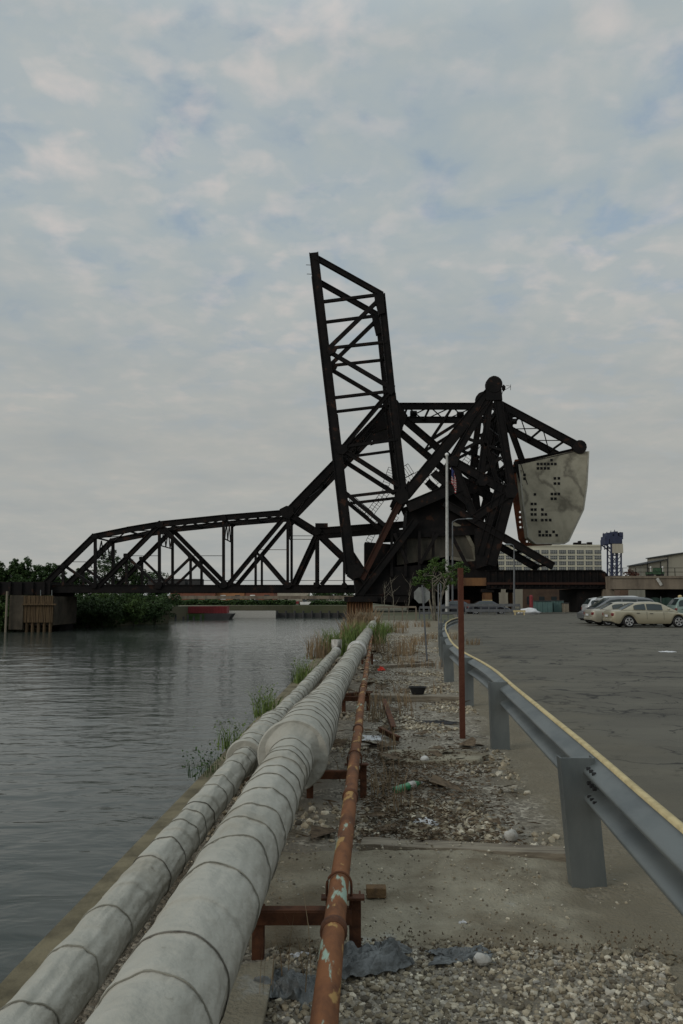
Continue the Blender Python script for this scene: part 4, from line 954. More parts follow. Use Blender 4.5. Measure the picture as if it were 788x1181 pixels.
# sway frames (zigzag) hanging between the trusses
for x, y in ((110, 622), (184, 608), (258, 600), (332, 598)):
    p = at(x, y, YN); c = MB(); n = 6; H = 2.6
    for k in range(n):
        y0 = YN + (YF - YN) * k / n; y1 = YN + (YF - YN) * (k + 1) / n; u, v = (0, -H) if k % 2 == 0 else (-H, 0)
        c.beam((p.x, y0, p.z + u), (p.x, y1, p.z + v), .14, .14, (1, 0, 0))
    c.beam((p.x, YN, p.z - H), (p.x, YF, p.z - H), .14, .14, (1, 0, 0)); c.build('sway_frame', M['steel'], lb)
for (x0, y0), (x1, y1), Y in (((80, 648), (110, 648), YN), ((150, 641), (184, 641), YN), ((222, 641), (258, 641), YN), ((297, 634), (332, 634), YN), ((334, 618), (360, 618), YN), ((334, 622), (360, 622), YN), ((48, 669.5), (410, 669.5), YF)):
    c = MB(); c.beam(at(x0, y0, Y), at(x1, y1, Y), .08, .08); c.build('handrail', M['steel'], lb)
c = MB(); p = at(371, 606.5, YN); c.box(p.x - .9, p.x + .9, YN - .5, YN + .9, p.z - .35, p.z + .35); c.build('junction_box', M['steel'], lb)
# drum-shaped boxes within balance frame bracing
for x, y in ((477, 477), (531, 478), (592, 486)):
    p = at(x, y, (YN + YF) / 2); c = MB(); c.tube([p - Vector((.5, 0, 0)), p + Vector((.5, 0, 0))], .45, 12); c.build('sheave', M['steel'], lb)
# counterweight: near wing of stained concrete with pockets, far wing of rusted plate
cwp = [(598, 536), (640, 525), (662, 520.5), (678, 521), (676, 560), (672, 588), (655, 624), (650, 627), (618, 627), (609, 620), (603, 580)]
cw = bpy.data.objects.new('counterweight', None); col.objects.link(cw); cw.parent = lb
c = MB(); c.prism([at(x, y, YN) + Vector((0, -.3, 0)) for x, y in cwp], (0, 2.2, 0)); o = c.build('concrete_wing', M['cw'], cw)
c = MB(); g = [at(x, y, YN) + Vector((0, -.36, 0)) for x, y in cwp]; g[0:0] = []
for i in range(3, len(g) - 2):
    c.beam(g[i], g[i + 1], .22, .12)
c.beam(g[-2], g[-1], .2, .1); c.beam(g[-1], g[0], .2, .1); c.build('edge_plate', mat('pale_edge_plate', (0.34, 0.33, 0.28), (0.26, 0.25, 0.21), 1, .8, .1), cw)
holes = [(620, 535.5), (624, 535.5), (628, 535.5), (632, 535.5), (636, 535.5), (640, 535.5), (635.5, 531), (620, 540.5), (624, 540.5), (628, 540.5), (632, 540.5), (604.5, 548), (604.5, 552.5), (639.5, 552), (644, 552), (639.5, 558), (644, 558),
         (616.5, 570.5), (636, 570), (640, 570), (644, 570), (636, 575.5), (640, 575.5), (613, 581.5), (617, 581.5), (613, 588), (617, 588), (625, 588), (613, 593.5), (617, 593.5), (625, 593.5), (629, 593.5), (613.5, 600), (617.5, 600), (625, 600), (629.5, 600), (634, 600),
         (622, 613.5), (630, 613.5), (638, 613.5), (622, 617.5), (626, 617.5), (630, 617.5), (634, 617.5), (641.5, 617.5)]
for x, y in holes:
    p = at(x, y, YN) + Vector((0, -.33, 0)); c = MB(); c.box(p.x - .19, p.x + .19, p.y, p.y + .1, p.z - .19, p.z + .19); c.build('pocket', M['darkhole'], cw)  # near-black blocks on the face stand in for shade inside the pockets
# far rusted plate with real through holes
fp = [(589, 545), (594, 530), (612, 528), (640, 540), (644, 600), (641, 624), (636, 629), (604, 630), (598, 622), (592, 580)]
hol = [(592, 561), (592.5, 564.5), (600, 590.5), (604, 590.5), (600, 596.5), (604, 596.5), (600, 602), (604, 602), (600.5, 608), (604.5, 608), (607.5, 620.5), (608, 624.5), (611.5, 624.5)]
fp3 = [at(x, y, YF) for x, y in fp]; loops = [fp3]
for x, y in hol:
    p = at(x, y, YF); s = .15; loops.append([p + Vector((-s, 0, -s)), p + Vector((-s, 0, s)), p + Vector((s, 0, s)), p + Vector((s, 0, -s))])
tri = geometry.tessellate_polygon(loops); allv = [v for l in loops for v in l]; nA = len(allv); c = MB(); fs = [tuple(t_) for t_ in tri] + [tuple(i + nA for i in t_[::-1]) for t_ in tri]
o_ = 0
for l in loops:
    for i in range(len(l)): j = (i + 1) % len(l); fs.append((o_ + i, o_ + j, o_ + j + nA, o_ + i + nA))
    o_ += len(l)
c.add(allv + [v + Vector((0, .12, 0)) for v in allv], fs); c.build('rusted_wing', M['rust_plate'], cw)
c = MB(); a = at(612, 545, YN); c.box(a.x + .2, a.x + 1.6, YN + 1.9, YF, a.z - 1, a.z + .4); c.box(a.x + 5, a.x + 6.4, YN + 1.9, YF, a.z - 1, a.z + .4); c.build('cross_girder', M['steel'], cw)

# raised bridge (in front)
ZN, ZF = 103.0, 111.0
rb_ = thing('raised_bascule_bridge', at(470, 690, ZN), 'black steel bascule bridge with its leaf raised nearly vertical and counterweight low', 'bridge')
mem = [('leaf_chord', (362, 292), (384, 480), 11, None), ('leaf_chord', (384, 479), (405, 660), 12, None), ('leaf_chord', (440, 339), (452, 455), 8.5, None), ('leaf_chord', (452, 454), (466, 576), 9, None),
 ('end_post', (364, 297), (441, 340), 6, None), (D, (437, 346), (380, 401), 4.5, None), (D, (382, 407), (450, 447), 4.5, None), (D, (451, 450), (394, 518), 5, None), (D, (396, 519), (460, 560), 5, None), (D, (398, 568), (444, 606), 4.5, None),
 ('leaf_strut', (370, 348.5), (440, 339.5), 3.2, None), ('leaf_strut', (377, 402), (446, 394.5), 3, None), ('leaf_strut', (384, 459), (452, 451), 3, None), ('leaf_strut', (392, 516), (458, 507), 3, None), ('leaf_strut', (398, 573), (466, 565), 3.2, None),
 ('operating_strut', (569, 447), (474, 563), 12, None), ('operating_strut', (476, 558), (460, 583), 12, None), ('heel_strut', (464, 574), (417, 668), 7, M['steel_rust']), ('heel_strut', (480, 600), (412, 690), 8, None),
 ('tower_leg', (569, 450), (522, 532), 8, None), ('tower_leg', (567, 446), (553, 560), 7, None), ('tower_leg', (572, 447), (591, 568), 9, None), ('tower_leg', (590, 560), (566, 652), 12, None), ('tower_leg', (576, 560), (553, 640), 8, None),
 ('tower_strut', (522, 532), (590, 570), 10, None), ('tower_strut', (591, 566), (543, 600), 9, None), ('tower_strut', (522, 532), (548, 600), 9, None), ('tower_strut', (537, 505), (580, 520), 3, None), ('tower_strut', (528, 522), (560, 505), 3.4, None), ('tower_strut', (548, 548), (578, 528), 4, None),
 ('rack_strut', (512, 580), (638, 653), 8.5, None), ('tower_strut', (470, 585), (530, 560), 13, None), ('heel_post', (404, 640), (425, 672), 11, None), ('bottom_strut', (410, 690), (470, 690), 9, None), ('tower_strut', (500, 545), (540, 580), 8, None),
 ('tower_strut', (556, 500), (574, 560), 5, None)]
plates = [gus(569.5, 444, 9.5, 16), [(561, 440), (569, 434), (577, 440), (579, 462), (560, 462)], gus(464, 572, 12), gus(437, 347, 8), [(432, 342), (442, 338), (444, 362), (437, 364)], gus(382, 404, 8), gus(450, 450, 8), gus(395, 519, 9), gus(590, 566, 12), gus(410, 660, 13),
          gus(522, 532, 9), gus(556, 556, 8)]
truss_pair(rb_, ZN, ZF, mem, plates)
cross_members(rb_, ZN, ZF, [(363, 297), (370, 349), (377, 402), (384, 459), (392, 516), (398, 573)], 'floor_beam', .5)
cross_members(rb_, ZN, ZF, [(440, 341), (446, 395), (452, 452), (458, 508), (465, 566)], 'top_strut', .25)
cross_members(rb_, ZN, ZF, [(569, 446), (545, 476), (520, 506), (496, 536), (472, 566)], 'top_strut', .28)
cross_members(rb_, ZN, ZF, [(569, 446), (574, 476), (579, 506), (584, 536), (590, 566), (578, 610)], 'tower_brace', .3)
cross_members(rb_, ZN, ZF, [(540, 597), (572, 616), (604, 635), (634, 651)], 'rack_brace', .3, False)
# machinery deck and dark housing between the trusses
def block(name, pts, y0, y1, m, parent=rb_):
    c = MB(); Y = y0; c.prism([at(x, y, Y) for x, y in pts], (0, y1 - y0, 0)); return c.build(name, M[m], parent)
block('machinery_housing', [(470, 588), (482, 578), (502, 572), (512, 556), (528, 562), (538, 590), (556, 604), (560, 612), (468, 612)], ZN + 1, ZF - 1, 'steel')
block('machinery_girder', [(440, 612), (560, 605), (562, 616), (438, 622)], ZN + .6, ZF - .6, 'steel')
# low counterweight of the raised leaf
cv = [(458, 618), (524, 606), (531, 609), (538, 617), (544, 628), (549, 647), (521, 641), (458, 652)]
lc = block('low_counterweight', cv, ZN + 1.0, ZF - .2, 'dark_conc')
c = MB(); P = [at(x, y, ZN) + Vector((0, .9, 0)) for x, y in ((524, 603), (532, 607), (541, 618), (547, 630), (551, 648), (521, 643))]
for a, b in zip(P, P[1:]): c.beam(a, b, .45, .25)
c.build('rim', mat('rim_concrete', (.19, .18, .14), (.12, .11, .085), .8, .9, .1), lc)
block('girder_web', [(440, 648), (566, 638), (566, 668), (440, 676)], ZF - .15, ZF + .1, 'steel')
block('machine_cabin', [(421, 625), (456, 628), (456, 662), (421, 660)], ZN + 1.5, ZF - 2, 'steel')
block('pier_frame', [(548, 610), (568, 604), (568, 640), (562, 652), (550, 656)], ZN - .2, ZF, 'steel')
block('heel_girder', [(408, 664), (452, 654), (560, 646), (560, 676), (480, 684), (470, 700), (412, 694)], ZN + .5, ZF - .5, 'steel')
for x0 in (452, 468, 484, 500): 
    c = MB(); a = at(x0, 612, ZN); b2 = at(x0, 665, ZN); c.beam(a + Vector((0, .3, 0)), b2 + Vector((0, .3, 0)), .35, .3); c.build('tower_column', M['steel'], rb_)
for p, q in (((470, 650), (455, 615)), ((540, 655), (520, 615)), ((485, 650), (505, 615))):
    c = MB(); c.beam(at(*p, ZN) + Vector((0, .1, 0)), at(*q, ZN) + Vector((0, .1, 0)), .4, .3); c.build('tower_brace', M['steel'], rb_)
# ladders and walkways
def ladder(p, q, Y, w=.7, n=14, parent=rb_, rails=2):
    c = MB(); a, b = at(*p, Y), at(*q, Y); d = (b - a).normalized(); s = d.cross(Vector((0, 1, 0))).normalized() * w / 2
    for k in ((-1, 1) if rails == 2 else (-1, 0, 1)): c.beam(a + s * k, b + s * k, .07, .07)
    for i in range(n + 1): o = a.lerp(b, i / n); c.beam(o - s, o + s, .05, .05)
    c.build('ladder', M['steel'], parent)
ladder((449, 562), (424, 596), ZN, 1.0, 12, rails=3); ladder((405, 574), (428, 594), ZN, .8, 9); ladder((461, 548), (474, 540), ZN, 1.4, 5); ladder((470, 556), (500, 540), ZN, 1.2, 8)
ladder((425, 625), (438, 600), ZN + 2, .7, 8); ladder((440, 620), (458, 596), ZN, .5, 8); ladder((452, 540), (444, 562), ZN + 3, .9, 8); ladder((545, 474), (536, 500), ZN, .8, 8); ladder((492, 560), (510, 545), ZN, 1.5, 6); ladder((574, 470), (584, 520), ZN + 2, .6, 16); ladder((532, 540), (560, 500), ZN + 4, .8, 14)
c = MB(); 
for px, py in ((353, 305.5), (354, 316)): c.beam(at(px, py, ZN), at(362, py + .3, ZN), .06, .06)
c.build('bracket_arm', M['steel'], rb_)
# small wind gauge at the apex
b = at(578, 458, ZN); an = thing('wind_gauge', b, 'small spindly wind gauge on top of the bridge apex', 'wind gauge'); c = MB(); q = at(581, 448, ZN)
c.tube([b, q, at(581, 445, ZN)], .04, 6); c.tube([at(580, 451, ZN), at(589, 446, ZN)], .03, 5); c.tube([at(584, 444.5, ZN), at(589, 445.5, ZN)], .03, 5); c.tube([at(589, 443.5, ZN), at(589, 450, ZN)], .03, 5); c.build('mast', M['steel'], an)
v, f = lumpy(at(581, 447.5, ZN), .28, 2, 1, .1, (1, 1, 1.8)); c = MB(); c.add(v, f); c.build('cup', M['steel'], an)

# piers
b = at(420, 700, 101.5); p = thing('bridge_pier', (b.x, 101.5, WZ), 'orange rusted sheet pile pier under the raised bridge heel', 'pier')
c = MB(); x0, x1 = at(401, 700, 101).x, at(430, 700, 101).x; n = 18
prof = [(x0 + (x1 - x0) * i / n, 101 + (.25 if i % 2 else 0)) for i in range(n + 1)] + [(x1, 112), (x0, 112)]
c.prism([Vector((x, y, at(420, 693, 101).z)) for x, y in prof], (0, 0, -5)); c.build('sheet_piling', M['rust_pier'], p)
c = MB(); c.box(x0 - .4, x1 + .6, 100.6, 112, at(420, 694, 101).z, at(420, 688, 101).z); c.build('pier_cap', M['steel'], p)
# left timber pier
p = thing('timber_pier', (at(38, 700, 110).x, 110, WZ), 'brown timber faced pier at the left end of the bridge', 'pier')
c = MB(); x0, x1 = at(27, 700, 110).x, at(61, 700, 110).x; zt, zm, zb = at(30, 687, 110).z, at(30, 696.5, 110).z, at(30, 718, 110).z; n = 17
for i in range(n):
    a = x0 + (x1 - x0) * i / n; bb = a + (x1 - x0) / n - .04; yy = 110 + random.uniform(-.06, .06); c.box(a, bb, yy, yy + .3, zm, zt)
    c.box(a, bb, yy + .15, yy + .4, zb, zm - .15)
c.build('plank_facing', M['woodpile'], p)
c = MB(); c.box(x0 - .1, x1 + .5, 109.8, 110.1, zm - .17, zm + .03); c.build('waler', M['woodpile'], p)
c = MB(); c.box(at(11, 700, 110).x, x0 - .02, 110, 120, WZ + .35, zt + .05); c.box(x0, x1, 110.6, 120, WZ + .9, zt - .1); c.build('pier_body', mat('brown_concrete', (.07, .058, .042), (.035, .03, .022), .6, .9, .1), p)
for i in range(5):
    xx = x0 + (x1 - x0) * (i + .5) / 5; c = MB(); c.tube([(xx, 110.5, WZ - 1), (xx, 110.5, zb + .2)], .22, 9); c.build('pile', M['woodpile'], p)
for xx in (47, 60):
    c = MB(); q = at(xx, 687, 110.5); c.beam(q, at(xx, 680.5, 110.5), .09, .09); c.build('rail_post', M['galv'], p)
c = MB(); q = at(9.5, 700, 110); c.tube([(q.x, 109.5, WZ), (q.x, 109.5, at(9, 682, 110).z)], .16, 8); tag(c.build('mooring_pile', M['wood']), 'thin pale mooring pile at the left of the timber pier', 'pile')
# approach girder on the left, dark abutment
p = thing('approach_girder', (at(30, 680, 116).x, 116, 0), 'black steel approach span at the left edge of the photo', 'bridge')
c = MB(); a = at(-60, 673, 114).x; b2 = at(58, 673, 114).x; c.box(a, b2, 114, 124, at(0, 686, 114).z, at(0, 671, 114).z); c.build('girder', M['steel'], p)
for i in range(9):
    xx = a + (b2 - a) * (i + .5) / 9; c = MB(); c.box(xx - .15, xx + .15, 113.7, 113.99, at(0, 686, 114).z, at(0, 671.5, 114).z); c.build('stiffener', M['steel'], p)
p = MB(); x0, x1 = at(62, 700, 117).x, at(72, 700, 117).x; p.box(x0, x1, 116, 122, WZ - .5, at(0, 684, 117).z); tag(p.build('abutment', M['steel']), 'dark bridge abutment right of the timber pier', 'abutment')  # block has the same near-black colour as the girders

# right: plate girder approach spans and supports
p = thing('plate_girder_span', (at(630, 680, 99).x, 99, 0), 'black riveted plate girder span right of the bridge', 'bridge')
GY = 99.0; x0, x1 = at(561, 670, GY).x, at(702, 670, GY).x; zt, zb = at(600, 658, GY).z, at(600, 678.5, GY).z
pts = [Vector((x0, GY, zb)), Vector((x0, GY, zt)), Vector((x1 - .9, GY, zt))] + [Vector((x1 - .9 + .9 * math.sin(a), GY, zt - .9 + .9 * math.cos(a))) for a in [math.pi / 2 * i / 6 for i in range(1, 7)]] + [Vector((x1, GY, zb))]
c = MB(); c.prism(pts, (0, .3, 0)); c.build('web', M['steel'], p); c = MB(); c.prism([q + Vector((0, 8, 0)) for q in pts], (0, .3, 0)); c.build('web', M['steel'], p)
for i in range(17):
    xx = x0 + .3 + (x1 - x0 - .8) * i / 16; c = MB(); c.box(xx - .07, xx + .07, GY - .22, GY - .003, zb + .1, zt - .12); c.build('stiffener', M['steel'], p)
c = MB(); c.box(x0, x1 - .7, GY - .3, GY + .5, zt, zt + .06); c.build('top_flange', M['steel'], p)
c = MB(); c.box(x0, x1, GY - .3, GY + .5, zb - .06, zb); c.build('bottom_flange', M['steel'], p)
c = MB(); c.box(x0 + .05, x1 - .05, GY - .31, GY - .23, zb + .45, zb + .72); c.build('rusty_stringer', M['steel_rust'], p)
c = MB(); c.box(x0, x1, GY + .5, GY + 8, zb - .02, zb + .6); c.build('floor', M['steel'], p)
c = MB(); x2, x3 = at(536, 670, GY).x, at(561, 670, GY).x; c.box(x2, x3 - .02, GY - .1, GY + 8, at(0, 675.5, GY).z, at(0, 666.5, GY).z); o = tag(c.build('rusty_girder', M['rust_pier']), 'short orange rusted girder left of the black plate girder', 'girder')
c = MB(); c.box(at(520, 690, GY).x, at(543, 690, GY).x, GY + .5, GY + 3, 0, at(0, 692, GY).z); tag(c.build('rusty_block', M['rust_plate']), 'low reddish brown block below the short rusted girder', 'block')
for k, (xa, xb_, y0, m, lab) in enumerate(((558, 568, GY - .05, 'rust_pier', 'yellow and rust stained support column under the girder joint'), (569, 576, GY + 2, 'steel', 'dark steel column right of the yellow stained column'), (588, 592, GY + 4, 'rust_pier', 'thin rusty column beneath the black plate girder'))):
    t = thing('support_column', (at((xa + xb_) / 2, 700, y0).x, y0, 0), lab, 'column', 'columns under the railway girders')
    c = MB(); a, b2 = at(xa, 700, y0).x, at(xb_, 700, y0).x; c.box(a, b2, y0 + .1, y0 + 1, 0, zb - .5); c.build('shaft', M[m], t)
    c = MB(); c.box(a - .25, b2 + .25, y0, y0 + 1.1, zb - .5, zb - .07); c.build('head', M['steel'], t)
    if k == 0:
        c = MB(); c.box(a - .01, b2 + .01, y0 + .09, y0 + 1.01, .9, 1.5); o = c.build('painted_band', M['yellow'], t)
c = MB(); c.box(at(470, 690, 112).x, at(566, 690, 112).x, 112, 113.5, 0, at(0, 668, 112).z); tag(c.build('dark_abutment', M['steel']), 'dark wall behind the small tree', 'abutment')  # wall is coloured near-black like the bridge steel
t = thing('bridge_abutment', (at(683, 690, GY).x, GY + 1, 0), 'dark abutment under the right end of the black girder', 'abutment')
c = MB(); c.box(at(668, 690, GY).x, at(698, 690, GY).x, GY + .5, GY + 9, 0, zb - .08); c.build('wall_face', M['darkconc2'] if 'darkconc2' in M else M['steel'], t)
t = thing('concrete_viaduct', (at(750, 670, 97).x, 97, 0), 'brown stained concrete railway viaduct at the right edge', 'viaduct')
VY = 97.0; x0 = at(704, 670, VY).x; x1 = at(900, 670, VY).x; zt, zb2 = at(0, 664.5, VY).z, at(0, 679.5, VY).z
c = MB(); c.box(x0, x1, VY, VY + 9, zb2, zt); c.box(x0, x1, VY - .12, VY - .003, zt - .25, zt + .02); c.box(x0, x1, VY - .12, VY - .003, zb2, zb2 + .35); c.build('girder', M['viaduct'], t)
c = MB(); c.box(x0 - .3, x0 + .55, VY + .3, VY + 8.7, 0, zb2 - .01); c.build('pier', M['viaduct'], t)
c = MB(); c.box(at(775, 670, VY).x, at(900, 670, VY).x, VY + 1.4, VY + 8.7, 0, zb2 - .01); c.build('rear_pier', M['steel'], t)
c = MB()
for z in (zt + .5, zt + 1.0): c.beam((x0, VY + .1, z), (x1, VY + .1, z), .05, .05)
for i in range(14): xx = x0 + (x1 - x0) * i / 13; c.beam((xx, VY + .1, zt), (xx, VY + .1, zt + 1.0), .06, .06)
c.build('railing', M['steel'], t)
c = MB(); c.beam(at(758, 667, VY - .2), at(763, 675, VY - .2), .35, .06); c.build('spalled_patch', M['palewrap'], t)
b = at(728, 664, VY + 4); b.z = zt; tree('russet_shrub', b, 1.15, 1.8, 'russet red rounded shrub on top of the concrete viaduct', 91, 'leafred', 1600, 0.08, None, False, [(b.x + dx, b.y, b.z + .4, .5, .7) for dx in (-.5, 0, .5)] + [(b.x, b.y, b.z + .75, .4, .7)])
b = at(756, 664, VY + 4); b.z = zt; t = thing('track_cart', b, 'low green rail cart with white lamps on the viaduct', 'cart')
M['green'] = mat('green_paint', (.04, .085, .045), (.03, .06, .03), 2, .6, .05)
c = MB(); c.box(b.x - 1.0, b.x + .9, b.y - .7, b.y + .7, zt + .3, zt + .65); c.box(b.x - .1, b.x + .6, b.y - .6, b.y + .6, zt + .65, zt + 1.15); c.build('cart_body', M['green'], t, bevel=.05)
for dx in (-.7, .6):
    c = MB(); c.tube([(b.x + dx, b.y - .75, zt + .22), (b.x + dx, b.y + .75, zt + .22)], .22, 14); c.build('wheel', M['black'], t)
for dx in (-.8, .7):
    c = MB(); v, f = lumpy((b.x + dx, b.y - .6, zt + 1.2), .12, 1, 1, 0); c.add(v, f, True); c.beam((b.x + dx, b.y - .6, zt + .6), (b.x + dx, b.y - .6, zt + 1.1), .05, .05); c.build('lamp', M['white'], t)

# ------------------------------------------------------------------ background buildings
OY = 480.0
t = thing('office_building', (at(640, 700, OY).x, OY, 0), 'long cream office building with a grid of windows behind the bridge', 'building')
x0, x1 = at(560, 650, OY).x, at(694, 650, OY).x; zt = at(0, 629, OY).z; zg = at(0, 700, OY).z
c = MB(); c.prism([Vector((x0, OY, 0)), Vector((x1, OY, 0)), Vector((x1 + 6.5, OY + 30, 0)), Vector((x0, OY + 30, 0))], (0, 0, zt)); c.build('wall', M['office'], t)
fl = (at(0, 636, OY).z - at(0, 642.6, OY).z); cwid = (at(690, 0, OY).x - at(680, 0, OY).x)
wp = None
rows = [636.5, 643, 649.5, 656]
for r_, yy in enumerate(rows):
    for k in range(13):
        px = 689.5 - 10.2 * k; p = at(px, yy, OY)
        if wp is None:
            c = MB(); c.box(p.x - cwid * .37, p.x + cwid * .37, OY - .35, OY - .05, p.z - fl * .33, p.z + fl * .33); wp = c.build('window', M['frame'], t)
            c = MB()
            for i in range(4):
                for j in range(2):
                    w_ = cwid * .74 / 4; h_ = fl * .66 / 2; a = p.x - cwid * .37 + i * w_ + .15; b2 = p.z - fl * .33 + j * h_ + .15
                    c.box(a, a + w_ - .3, OY - .42, OY - .36, b2, b2 + h_ - .3)
            c.build('pane', M['glass'], wp); p00 = p.copy()
        else:
            w2 = copy_tree(wp, t); w2.location = Vector((p.x - p00.x, 0, p.z - p00.z))
c = MB()
for yy in (640, 646.4, 652.9): zz = at(0, yy, OY).z; c.box(x0, x1, OY - .25, OY, zz - .25, zz + .25)
c.box(x0 - .2, x1 + .3, OY - .4, OY - .0, zt - .7, zt + .4); c.build('cornice', M['office'], t)
for r_ in range(5):     # side face windows
    zz = at(0, 634 + 6.5 * r_, OY).z
    for k in range(3):
        f0 = (k + .2) / 3; f1 = (k + .85) / 3; a = Vector((x1 + 6.5 * f0 + .15, OY + 30 * f0, zz - fl * .33)); b2 = Vector((x1 + 6.5 * f1 + .15, OY + 30 * f1, zz - fl * .33))
        c = MB(); c.prism([a, b2, b2 + Vector((0, 0, fl * .6)), a + Vector((0, 0, fl * .6))], (.12, -.02, 0)); c.build('side_window', M['glass'], t)
c = MB(); q = at(674, 628, OY)
for dx, w_, h_ in ((-4, 2.2, 2.0), (-1.5, 1.4, 3.0), (1, 2.4, 1.4), (4.5, 2.6, 2.2)): c.box(q.x + dx - w_ / 2, q.x + dx + w_ / 2, OY + 3, OY + 6, zt, zt + h_)
c.build('roof_plant', M['steel'], t)
# low bank of trees before the office
for k, px in enumerate((569, 586)):
    b = at(px, 664, 200); b.z = 0; tree('distant_tree', b, 8.3 if k else 6.8, 6, ('low green tree behind the railway girder, left', 'taller green tree behind the lower steel struts')[k], 300 + k, 'leaf', 1800, .3, 'trees before the office building', low=.5)
# blue lift bridge tower
TYY = 430.0; t = thing('lift_bridge_tower', (at(708, 690, TYY).x, TYY, 0), 'distant blue steel vertical lift bridge tower', 'tower')
def tb(p, q, w, name='brace'):
    c = MB(); s = TYY / 912
    for dy in (0, 6): c.beam(at(*p, TYY) + Vector((0, dy, 0)), at(*q, TYY) + Vector((0, dy, 0)), w * s, w * s)
    c.build(name, M['blue'], t)
for x in (705, 711, 716.5): tb((x, 616), (x, 690), 1.5, 'leg')
for yy in (632, 640, 648, 656, 664): tb((705, yy), (716.5, yy), .9, 'strut'); tb((705, yy), (711, yy + 8), .7, 'brace'); tb((711, yy + 8), (716.5, yy), .7, 'brace')
c = MB(); s = TYY / 912
for x0_, x1_, y0_, y1_ in ((698, 718, 622, 618.5), (700, 706, 618.5, 614.5), (708, 712, 618.5, 613), (714, 718, 619, 614), (697.5, 702, 628, 622), (703, 717, 627, 622)):
    a, b2 = at(x0_, y0_, TYY), at(x1_, y1_, TYY); c.box(a.x, b2.x, TYY - 1, TYY + 7, a.z, b2.z)
c.build('machinery_head', M['blue'], t)
for x in (700, 704, 709, 716): tb((x, 619), (x, 611 if x == 709 else 613.5), .7, 'mast')
tb((698.5, 628), (706, 634), 1.2); tb((698, 620), (697.5, 634), 1)
c = MB(); a, b2 = at(706, 638, TYY), at(717.5, 627.5, TYY); c.box(a.x, b2.x, TYY - 1.5, TYY - .2, a.z, b2.z); c.build('tower_counterweight', M['beige'], t)
# beige warehouse
HY = 135.0; t = thing('warehouse', (at(765, 690, HY).x, HY, 0), 'beige metal clad warehouse at the right edge', 'building')
def poly_b(pts, y, dy, m, name, par): 
    c = MB(); c.prism([at(px, py, y) for px, py in pts], (0, dy, 0)); return c.build(name, M[m], par)
poly_b([(742, 702), (742, 651), (770, 645.2), (770, 702)], HY, 7, 'beige', 'wall', t)
poly_b([(770.05, 702), (770.05, 641), (800, 636), (840, 642), (840, 702)], HY, 9, 'beige', 'wall', t)
poly_b([(741.5, 650.4), (770, 644.6), (770, 645.6), (741.5, 651.6)], HY - .4, 7.6, 'slate', 'roof', t)
poly_b([(769.6, 640.3), (800, 635.3), (840, 641.3), (840, 642.3), (800, 636.3), (769.6, 641.4)], HY - .4, 9.6, 'slate', 'roof', t)
for x in (747, 762, 770.3):
    c = MB(); c.beam(at(x, 648 if x < 770 else 641.5, HY - .1), at(x, 700, HY - .1), .12, .1); c.build('downpipe', M['slate'], t)
c = MB(); a, b2 = at(757, 689, HY), at(761, 683.5, HY); c.box(a.x, b2.x, HY - .12, HY - .02, a.z, b2.z); c.build('window', M['glass'], t)
# brown brick building beneath the girder
BY = 140.0; t = thing('brick_building', (at(625, 690, BY).x, BY, 0), 'low brown brick building seen beneath the black girder', 'building')
poly_b([(570, 702), (570, 676), (603, 676), (603, 702)], BY, 14, 'beige', 'side_wall', t); poly_b([(603.05, 702), (603.05, 676), (672, 676), (672, 702)], BY, 14, 'brick', 'wall', t)
poly_b([(570, 675.9), (672, 675.9), (660, 668), (582, 668)], BY + .1, 13, 'slate', 'roof', t)
for x in (608, 622, 636, 650):
    c = MB(); a, b2 = at(x, 697, BY), at(x + 6, 688, BY); c.box(a.x, b2.x, BY - .1, BY - .01, a.z, b2.z); c.build('window', M['glass'], t)
poly_b([(715, 702), (715, 676), (736, 676), (736, 702)], BY + 30, 14, 'brick', 'side_wall', thing('brick_building', (at(725, 690, 170).x, 170, 0), 'dark low building beneath the left end of the concrete viaduct', 'building'))
# green screened fence
t = thing('screened_fence', (at(760, 700, 93).x, 93, 0), 'dark green screened fence behind the parked cars', 'fence'); NY = 93
x0, x1 = at(738, 700, NY).x, at(860, 700, NY).x; c = MB(); vs = []; n = 60
for i in range(n + 1):
    xx = x0 + (x1 - x0) * i / n; w_ = .06 * math.sin(i * 1.7); vs += [(xx, NY + w_, .1), (xx, NY + w_, 1.75 + .05 * math.sin(i * .9))]
c.add(vs, [(2*i, 2*i+2, 2*i+3, 2*i+1) for i in range(n)]); o = c.build('screen', M['greenmesh'], t); o.modifiers.new('s', 'SOLIDIFY').thickness = .02
for i in range(6):
    xx = x0 + (x1 - x0) * i / 5; c = MB(); c.tube([(xx, NY - .08, 0), (xx, NY - .08, 1.9)], .04, 7); c.build('post', M['galv'], t)
b = at(785, 700, 70); c = MB(); c.tube([(b.x, 70, 0), (b.x, 70, 1.9)], .18, 12); c.tube([(b.x, 70, 1.9), (b.x, 70, 1.98)], [.18, .08], 12); tag(c.build('yellow_bollard', M['yellow']), 'yellow concrete filled bollard at the right edge behind the sedan', 'bollard')

